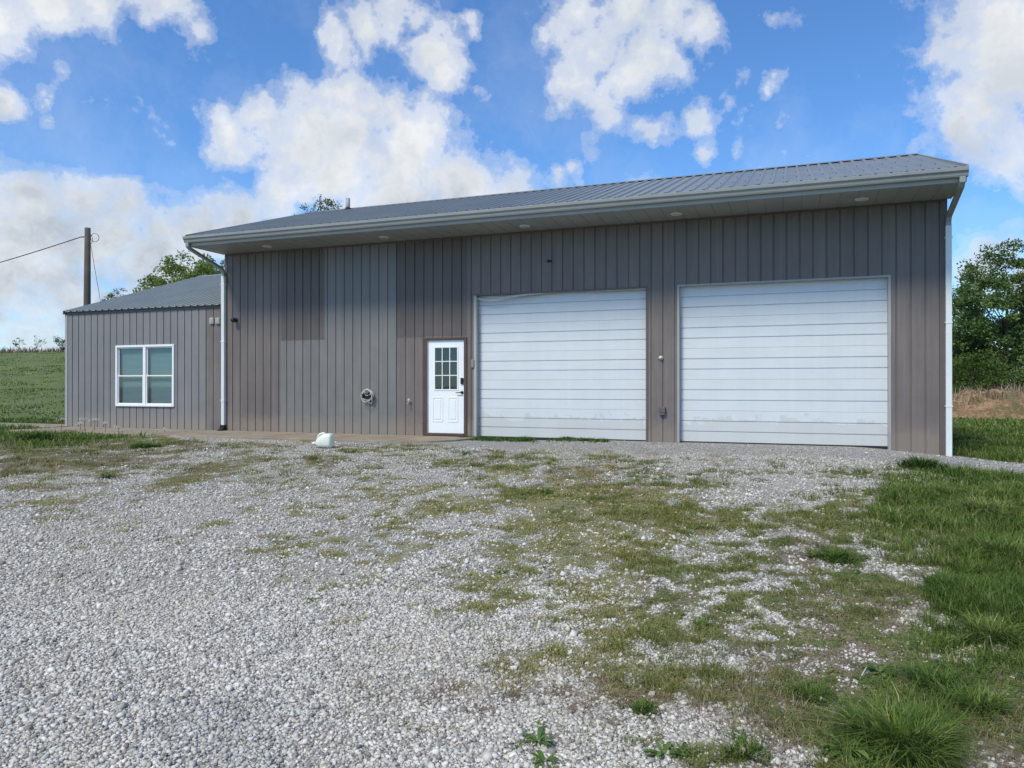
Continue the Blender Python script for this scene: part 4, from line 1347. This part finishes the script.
make_tree('bush', 'dark green bush at the right edge under the tall tree', 'bush', place(1020, 36), 36, 2.9, (1.7, 1.4), 75, 90, .13, M['dark_leaf'], .05, .38, G2, seed=23, low=.05)
make_tree('bush', 'dark thicket bush behind the yellow green ones beside the right corner', 'bush', place(955, 47), 47, 5.2, (3.0, 2.8), 150, 110, .2, M['dark_leaf'], .06, .6, G2, seed=24, low=.05)
make_tree('bush', 'dark thicket bush low behind the tall dark green tree', 'bush', place(1012, 48), 48, 4.6, (3.2, 2.6), 150, 110, .2, M['dark_leaf'], .06, .6, G2, seed=25, low=.05)
# saplings and weeds standing on the hill crest
make_tree('sapling', 'leafy sapling silhouetted on the hill crest, left of its pair', 'sapling', place(19, 80), 80, 1.9, (.55, .75), 12, 12, .17, M['dark_leaf'], .02, .22, 'saplings on the hill crest', seed=31, gap=1, nlimb=4)
make_tree('sapling', 'sparse taller sapling silhouetted on the hill crest, right of its pair', 'sapling', place(36, 80), 80, 2.3, (.85, .9), 16, 7, .15, M['bud_leaf'], .02, .25, 'saplings on the hill crest', seed=32, gap=1, nlimb=4)
make_tree('bush', 'small bush on the hill crest touching the annex corner', 'bush', place(63, 78), 78, 1.7, (.9, .8), 22, 30, .15, M['dark_leaf'], .03, .3, None, seed=33)
rng = np.random.default_rng(99)

# tall weeds in a strip along the crest of the hill
n = 5200
X = rng.uniform(-90, -36, n); Y = rng.uniform(79, 88, n)
Z = ground_z(X, Y)
v, q, t_, a_ = blades(X, Y, Z, rng.uniform(.35, .95, n), np.full(n, .06), rng.uniform(0, 6.3, n), rng.uniform(.1, .5, n), rng.random(n) * .5)
o = np_mesh('crest_weeds', v, q, t_, M['straw'], None, {'tint': a_})
tag(o, 'brown dead weeds along the crest of the hill', 'weeds', kind='stuff')

# dirt mound on the right with dead weeds
mX, mY = place(1000, 30), 30.0
N = 70
gx, gy = np.meshgrid(np.linspace(-5.6, 5.6, N), np.linspace(-2.8, 2.8, N))
rr = np.sqrt((gx / 5.2) ** 2 + (gy / 2.5) ** 2)
hh = np.clip(1.05 * (1 - rr ** 2), -.25, None) * (1 + 1.1 * (fbm(gx * .8 + 5, gy * .8, 71) - .5)) + (fbm(gx * 3, gy * 3, 72) - .5) * .3
zz = ground_z(gx + mX, gy + mY) + hh - .06
idx = np.arange(N * N).reshape(N, N)
Qm = np.stack([idx[:-1, :-1], idx[:-1, 1:], idx[1:, 1:], idx[1:, :-1]], -1).reshape(-1, 4)
o = np_mesh('dirt_mound', np.stack([gx + mX, gy + mY, zz], -1).reshape(-1, 3), Qm, None, M['mound'], None, None, True)
tag(o, 'low mound of reddish dirt beyond the right corner', 'mound', kind='structure')
n = 9000
lx = rng.uniform(-5, 5, n); ly = rng.uniform(-2.4, 2.4, n)
r2 = (lx / 5.2) ** 2 + (ly / 2.5) ** 2
k = (r2 < 1) & (rng.random(n) < sstep(fbm(lx * .9, ly * .9, 74) + .10 * ly, .35, .75)); lx, ly, r2 = lx[k], ly[k], r2[k]; n = len(lx)
zb = ground_z(lx + mX, ly + mY) + 1.05 * (1 - r2) * .92 - .12
v, q, t_, a_ = blades(lx + mX, ly + mY, zb, rng.uniform(.25, .75, n), np.full(n, .022), rng.uniform(0, 6.3, n), rng.uniform(.1, .9, n), rng.random(n))
o = np_mesh('dead_weeds', v, q, t_, M['straw'], None, {'tint': a_})
tag(o, 'pale dead weed stalks standing on the dirt mound', 'weeds', kind='stuff')


# ------------------------------------------------------------------ single weeds and tufts
def weed_plant(px, py, r, nleaf, label, mat='weed', kind='leaf', name='weed_plant', group='weeds in the gravel'):
    X, Y = pix_ground(px, py)
    z = gz(X, Y)
    root_parts = []
    Vv, Qq, Tt, At = [], [], [], []
    b = 0
    for i in range(nleaf):
        az = rng.uniform(0, 2 * math.pi); l = r * rng.uniform(.55, 1.1); w = l * rng.uniform(.16, .26); up = rng.uniform(.25, 1.1)
        d = np.array([math.cos(az), math.sin(az)]); nrm = np.array([-d[1], d[0]])
        prof = [(0, .15, 0), (.3, .8, .28), (.62, 1.0, .42), (.88, .6, .38), (1.0, .05, .30)]
        pts = []
        for f, ww, hh in prof:
            c = d * l * f; zc = hh * l * up
            pts += [(*(c + nrm * w * ww * .5), zc), (*(c - nrm * w * ww * .5), zc)]
        Vv += pts; Qq += [(b + 2 * j, b + 2 * j + 1, b + 2 * j + 3, b + 2 * j + 2) for j in range(4)]
        At += [float(np.clip(rng.normal(.5, .2), 0, 1))] * len(pts); b += len(pts)
    o = np_mesh(name, np.array(Vv), np.array(Qq), None, M[mat], None, {'tint': np.array(At)}, True)
    o.location = (X, Y, z + .004)
    tag(o, label, 'weed', group)
    return o


weed_plant(538, 742, .085, 22, 'green broad leaved weed near the bottom edge left of the grass patches')
weed_plant(544, 762, .075, 20, 'green broad leaved weed cut by the bottom edge of the picture')
weed_plant(541, 728, .05, 16, 'small dark green weed just behind the pair at the bottom edge')
weed_plant(664, 759, .08, 26, 'low leafy weed at the bottom edge between gravel and grass')
weed_plant(682, 757, .07, 22, 'bright leafy weed at the bottom edge right of another low one')
weed_plant(502, 574, .07, 18, 'lone dark green weed in bare gravel at the centre of the lot')
weed_plant(312, 601, .05, 14, 'tiny weed alone in the left half of the gravel')
weed_plant(847, 756, .12, 30, 'broad leaved weed at the left foot of the big grass tuft')
weed_plant(702, 627, .09, 24, 'bright green weed among the patchy grass right of centre')
weed_plant(107, 478, .16, 30, 'flat green weed on the far left of the gravel')
weed_plant(880, 675, .10, 26, 'dark leafy weed at the edge of the long grass')
weed_plant(465, 455, .14, 26, 'green weed in the gravel in front of the entry door')
weed_plant(545, 491, .15, 26, 'green weed in the gravel before the left garage door')


def grass_tuft(px, py, h, r, nb, label, tint=.4, group='large grass tufts'):
    X, Y = pix_ground(px, py)
    z = gz(X, Y)
    az = rng.uniform(0, 2 * np.pi, nb); rr = r * np.sqrt(rng.random(nb)) * .6 * (1 + .35 * np.sin(az * 3 + px) + .2 * np.sin(az * 5))
    x = np.cos(az) * rr; y = np.sin(az) * rr
    gg = ground_z(x + X, y + Y) - z
    ln = .1 + .45 * rr / (r * .6) + rng.random(nb) ** 2 * 1.1
    H = h * rng.uniform(.5, 1.15, nb)
    v, q, t_, a_ = blades(x, y, gg, H, .0072 * np.clip(Y / 5, .8, 3) * rng.uniform(.7, 1.3, nb), az + rng.normal(0, .9, nb), ln, rng.normal(tint, .2, nb))
    o = np_mesh('grass_tuft', v, q, t_, M['grass'], None, {'tint': a_})
    o.location = (X, Y, z); tag(o, label, 'grass tuft', group)


grass_tuft(905, 752, .15, .25, 1500, 'large bushy green tuft at the bottom edge, biggest on the lot', .5)
grass_tuft(975, 712, .12, .16, 500, 'green tuft right of the biggest one near the bottom right corner', .5)
grass_tuft(990, 640, .14, .20, 600, 'light green tuft at the right edge halfway up the grass', .6)
grass_tuft(940, 690, .12, .18, 450, 'dark green tuft behind the biggest one', .25)
grass_tuft(985, 515, .20, .40, 900, 'tall light green tuft in the long grass on the right edge', .7)
grass_tuft(922, 470, .20, .34, 600, 'dark round tuft at the end of the gravel strip by the right corner', .2)
grass_tuft(1000, 555, .17, .30, 600, 'tall tuft in the long grass, below the light one at the right edge', .5)
grass_tuft(835, 560, .10, .22, 450, 'low green tuft where the patches meet the long grass', .4)
grass_tuft(40, 440, .22, .45, 500, 'dark green tuft at the far left beside the pale path', .2)
grass_tuft(145, 447, .12, .35, 400, 'low green tuft under the annex window', .4)
grass_tuft(745, 755, .06, .13, 300, 'small short tuft near the bottom edge left of the biggest one', .35)
grass_tuft(810, 700, .07, .15, 350, 'short tuft among stones up and left of the biggest one', .4)
grass_tuft(640, 712, .04, .10, 220, 'small olive tuft alone in the gravel near the bottom', .3)
grass_tuft(945, 590, .12, .20, 450, 'low tuft in the middle of the right hand grass', .3)

# weeds growing along the sill of the left garage door
n = 1500
u = rng.uniform(g1L - .3, g1L + 3.0, n); dd = -rng.gamma(1.6, .09, n) - .04
kk = rng.random(n) < sstep(fbm(u * 1.8, dd * 2, 81), .38, .58); u, dd = u[kk], dd[kk]
u, dd = np.repeat(u, 5) + rng.normal(0, .03, len(u) * 5), np.repeat(dd, 5) + rng.normal(0, .02, len(dd) * 5)
dd = np.minimum(dd, -.045)
X = O.x + u * CT + dd * ST; Y = O.y - u * ST + dd * CT
v, q, t_, a_ = blades(X, Y, ground_z(X, Y), rng.uniform(.03, .10, len(X)) * (.5 + 1.1 * fbm(u * 2.5, u * 0, 83)), np.full(len(X), .014), rng.uniform(0, 6.3, len(X)), rng.uniform(.3, 1.4, len(X)), rng.normal(.25, .2, len(X)))
o = np_mesh('door_weeds', v, q, t_, M['weed'], None, {'tint': a_})
tag(o, 'dark weeds growing along the sill of the left garage door', 'weeds', kind='stuff')

# white umbel wildflowers in front of the annex
fl = [(61, 430, 419, .16, 'leftmost white wildflower, at the annex corner'), (80, 434, 423, .11, 'white wildflower second from the left, before the annex corner'),
      (84, 434, 419, .16, 'white wildflower third from the left, tall and leaning'), (94, 436, 419.5, .13, 'white wildflower left of the annex window'),
      (105, 436, 423, .07, 'short white wildflower left of the annex window'), (118, 436, 427, .10, 'white wildflower under the annex window'),
      (156, 440, 430, .10, 'white wildflower in the gravel edge between window and downspout'), (164, 438, 429, .06, 'rightmost white wildflower, nearest the downspout')]
for (px, py, ptop, wd, lab) in fl:
    Y = 17.6 if px > 100 else 18.3
    X = place(px, Y); z = gz(X, Y); zt = (386 - ptop) * Y / F + CAMZ
    root = empty('wildflower', (X, Y, z)); tag(root, 'white wildflower on a thin stalk, ' + lab.split(', ')[-1] if False else lab, 'wildflower', 'white wildflowers before the annex')
    H = max(zt - z, .1)
    mb = MB(); mb.tube([(0, 0, 0), (.02, 0, H * .6), (wd * .2, 0, H * .96)], [.006, .005, .003], 5)
    for s in (-1, 0, 1): mb.tube([(.015, 0, H * .75), (wd * .45 * s, .01, H * .97)], [.003, .002], 4)
    mb.build('stem', M['weed_m'] if 'weed_m' in M else M['bark'], root)
    k = 46
    cpts = np.stack([rng.normal(0, wd * .45, k), rng.normal(0, .03, k), H + rng.normal(0, .018, k)], -1)
    v, q = leaf_quads(cpts, .028)
    np_mesh('flower_head', v, q, None, M['petal'], root, {'tint': np.repeat(rng.random(k), 4)})

# a few dead twigs standing in the grass on the right
for (px, py, ex, ey, lab) in ((858, 683, 868, 670, 'thin tan dead stalk leaning right in the grass patches'), (800, 600, 795, 588, 'thin dead stalk leaning left among the patches')):
    X, Y = pix_ground(px, py); z = gz(X, Y)
    mb = MB(); mb.tube([(0, 0, 0), ((ex - px) / F * Y, .02, (py - ey) / F * Y)], [.004, .002], 5)
    o = mb.build('dead_stalk', M['hose'], None); o.location = (X, Y, z); tag(o, lab, 'dead stalk')

# ------------------------------------------------------------------ sky
w = bpy.data.worlds.new('World'); sc.world = w; w.use_nodes = True
t = NT(w.node_tree); bg = t.n['Background']
SUN_EL, SUN_AZ = R(52), R(-140)          # azimuth measured from +Y towards +X
sky = t.new('ShaderNodeTexSky'); sky.sky_type = 'NISHITA'; sky.sun_disc = False
sky.sun_elevation = SUN_EL; sky.sun_rotation = SUN_AZ; sky.air_density = 1.0; sky.dust_density = .1; sky.ozone_density = 2.2
STR = .10
tc = t.new('ShaderNodeTexCoord').outputs['Generated']
nz = t.new('ShaderNodeTexNoise'); t.l.new(tc, nz.inputs['Vector']); nz.inputs['Scale'].default_value = 6.5; nz.inputs['Detail'].default_value = 7; nz.inputs['Roughness'].default_value = .6
vm = t.new('ShaderNodeVectorMath', operation='MULTIPLY_ADD'); t.l.new(nz.outputs['Color'], vm.inputs[0]); vm.inputs[1].default_value = (.11,) * 3; vm.inputs[2].default_value = (-.055,) * 3
va = t.new('ShaderNodeVectorMath', operation='ADD'); t.l.new(tc, va.inputs[0]); t.l.new(vm.outputs[0], va.inputs[1])
dirv = va.outputs[0]
BL = [  # px, py, radius px, weight
    (5, 20, 68, .95), (60, 4, 58, .9), (112, 0, 58, .85), (162, 8, 50, .85), (190, 38, 38, .55), (58, 58, 26, .6), (0, 92, 26, .8), (38, 84, 24, .8), (46, 112, 20, .6),
    (20, 190, 64, .9), (72, 192, 60, .9), (112, 205, 44, .9), (30, 240, 95, 1), (95, 245, 80, 1), (0, 290, 110, .9), (60, 310, 110, .85), (150, 250, 75, .95), (195, 230, 60, .95), (235, 215, 45, .9), (150, 310, 90, .8),
    (222, 132, 42, .95), (260, 120, 40, .95), (300, 125, 75, 1), (350, 135, 90, 1), (405, 150, 80, 1), (320, 175, 75, .95), (385, 200, 90, .95), (450, 190, 75, .9), (505, 200, 55, .85), (285, 195, 50, .9), (380, 110, 60, 1),
    (338, 48, 42, 1), (368, 30, 46, 1), (402, 20, 48, 1), (432, 50, 44, .95), (448, 72, 36, .8), (345, 88, 40, .95), (468, 28, 22, .45), (485, 100, 16, .4),
    (588, 92, 48, .85), (612, 110, 46, .8), (628, 82, 48, .8), (600, 60, 50, .8), (650, 50, 46, .7), (575, 12, 46, .75), (625, 8, 50, .75), (675, 14, 46, .75), (712, 22, 38, .6), (540, 36, 22, .55), (648, 130, 34, .6), (598, 148, 30, .6), (575, 168, 22, .55),
    (738, 72, 22, .6), (768, 85, 24, .6), (722, 90, 20, .45), (690, 118, 28, .5), (700, 160, 22, .7), (740, 155, 18, .5), (795, 151, 13, .6), (768, 18, 20, .35), (785, 122, 18, .4), (550, 175, 20, .6),
    (1015, 25, 75, 1), (1030, 80, 80, 1), (985, 105, 60, .95), (960, 128, 48, .9), (1015, 150, 60, .9), (928, 146, 30, .6), (985, 5, 45, .8), (1040, 170, 50, .8),
    (962, 262, 34, .75), (992, 258, 40, .8), (1030, 265, 40, .8), (500, 270, 130, .8), (640, 260, 120, .5), (800, 300, 150, .5),
]
acc = None
for (px, py, r, wgt) in BL:
    v_ = Vector(((px - 512) / F, 1, (386 - py) / F)); k = v_.length; v_.normalize()
    ds = t.new('ShaderNodeVectorMath', operation='DISTANCE'); t.l.new(dirv, ds.inputs[0]); ds.inputs[1].default_value = v_
    rad = r / F / k * .97
    f_ = t.math('MULTIPLY_ADD', ds.outputs['Value'], -wgt / rad, wgt)
    acc = f_ if acc is None else t.math('SMOOTH_MAX', acc, f_, .22)
# clouds over the rest of the sky (behind and beside the camera)
nb_ = t.noise(tc, 2.1, 6, .6)
sep = t.new('ShaderNodeSeparateXYZ'); t.l.new(tc, sep.inputs[0])
rear = t.math('MULTIPLY_ADD', sep.outputs['Y'], -2.2, 1.05, clamp=True)
rest = t.math('MULTIPLY', t.math('MULTIPLY_ADD', nb_, 5.0, -2.5), rear)
rest = t.math('MINIMUM', rest, 1.0)
acc = t.math('MAXIMUM', acc, rest)
n_f = t.noise(tc, 15, 8, .62)
n_m = t.noise(tc, 5, 6, .6)
n_f2 = t.noise(tc, 38, 6, .65)
dens = t.math('ADD', t.math('MULTIPLY', acc, 1.5), t.math('MULTIPLY_ADD', n_f, 2.3, t.math('MULTIPLY_ADD', n_f2, .7, -1.72)))
alpha = t.ramp(dens, [(.0, 0), (.22, .24), (.55, .70), (1.0, 1)], 'EASE')
veil = t.ramp(t.noise(dirv, 3.2, 6, .65), [(.48, 0), (.80, .26)])
alpha = t.math('MAXIMUM', alpha, veil)
# cloud tone: bright rims, blue-grey bellies
n_s = t.noise(dirv, 9, 6, .6)
belly = t.ramp(t.math('ADD', t.math('MULTIPLY', n_s, 1.0), t.math('MULTIPLY', dens, .22)), [(.50, 0), (.84, 1)])
low = t.ramp(sep.outputs['Z'], [(.02, 1), (.36, 0)])
belly = t.math('MULTIPLY', belly, t.math('MULTIPLY_ADD', low, .75, .55), clamp=True)
cc = t.mix(belly, (.82, .83, .84), (.42, .48, .555))
tnt = t.new('ShaderNodeVectorMath', operation='MULTIPLY'); t.l.new(sky.outputs[0], tnt.inputs[0]); tnt.inputs[1].default_value = (.78, 1.20, 1.62)
skc = t.new('ShaderNodeVectorMath', operation='SCALE'); t.l.new(tnt.outputs[0], skc.inputs[0]); skc.inputs['Scale'].default_value = STR
CLOUD = 1.0
clc = t.new('ShaderNodeVectorMath', operation='SCALE'); t.l.new(cc, clc.inputs[0]); clc.inputs['Scale'].default_value = CLOUD
fin = t.mix(alpha, skc.outputs[0], clc.outputs[0])
# strength stays in the usual range: the colours above are scaled for it
up = t.new('ShaderNodeVectorMath', operation='SCALE'); t.l.new(fin, up.inputs[0]); up.inputs['Scale'].default_value = 1 / STR
t.l.new(up.outputs[0], bg.inputs['Color']); bg.inputs['Strength'].default_value = STR
w.cycles.sampling_method = 'MANUAL'; w.cycles.sample_map_resolution = 512

sl = bpy.data.lights.new('sun', 'SUN'); sl.energy = 3.3; sl.angle = R(14); sl.color = (1, .93, .78)
so = bpy.data.objects.new('sun', sl); col.objects.link(so)
dsun = Vector((math.sin(SUN_AZ) * math.cos(SUN_EL), math.cos(SUN_AZ) * math.cos(SUN_EL), math.sin(SUN_EL)))
so.rotation_euler = (-dsun).to_track_quat('-Z', 'Y').to_euler()

# ------------------------------------------------------------------ camera and output
cd = bpy.data.cameras.new('camera'); cd.sensor_width = 36; cd.lens = F / 1024 * 36; cd.clip_start = .05; cd.clip_end = 4000
co = bpy.data.objects.new('camera', cd); col.objects.link(co)
co.location = (0, 0, CAMZ); co.rotation_euler = (R(90.155), 0, 0)
sc.camera = co
sc.view_settings.view_transform = 'Standard'; sc.view_settings.look = 'None'; sc.view_settings.gamma = 1
sc.view_settings.exposure = 0.18
try: sc.view_settings.use_curve_mapping = False
except Exception: pass
sc.render.engine = 'CYCLES'
sc.cycles.max_bounces = 6; sc.cycles.transparent_max_bounces = 8
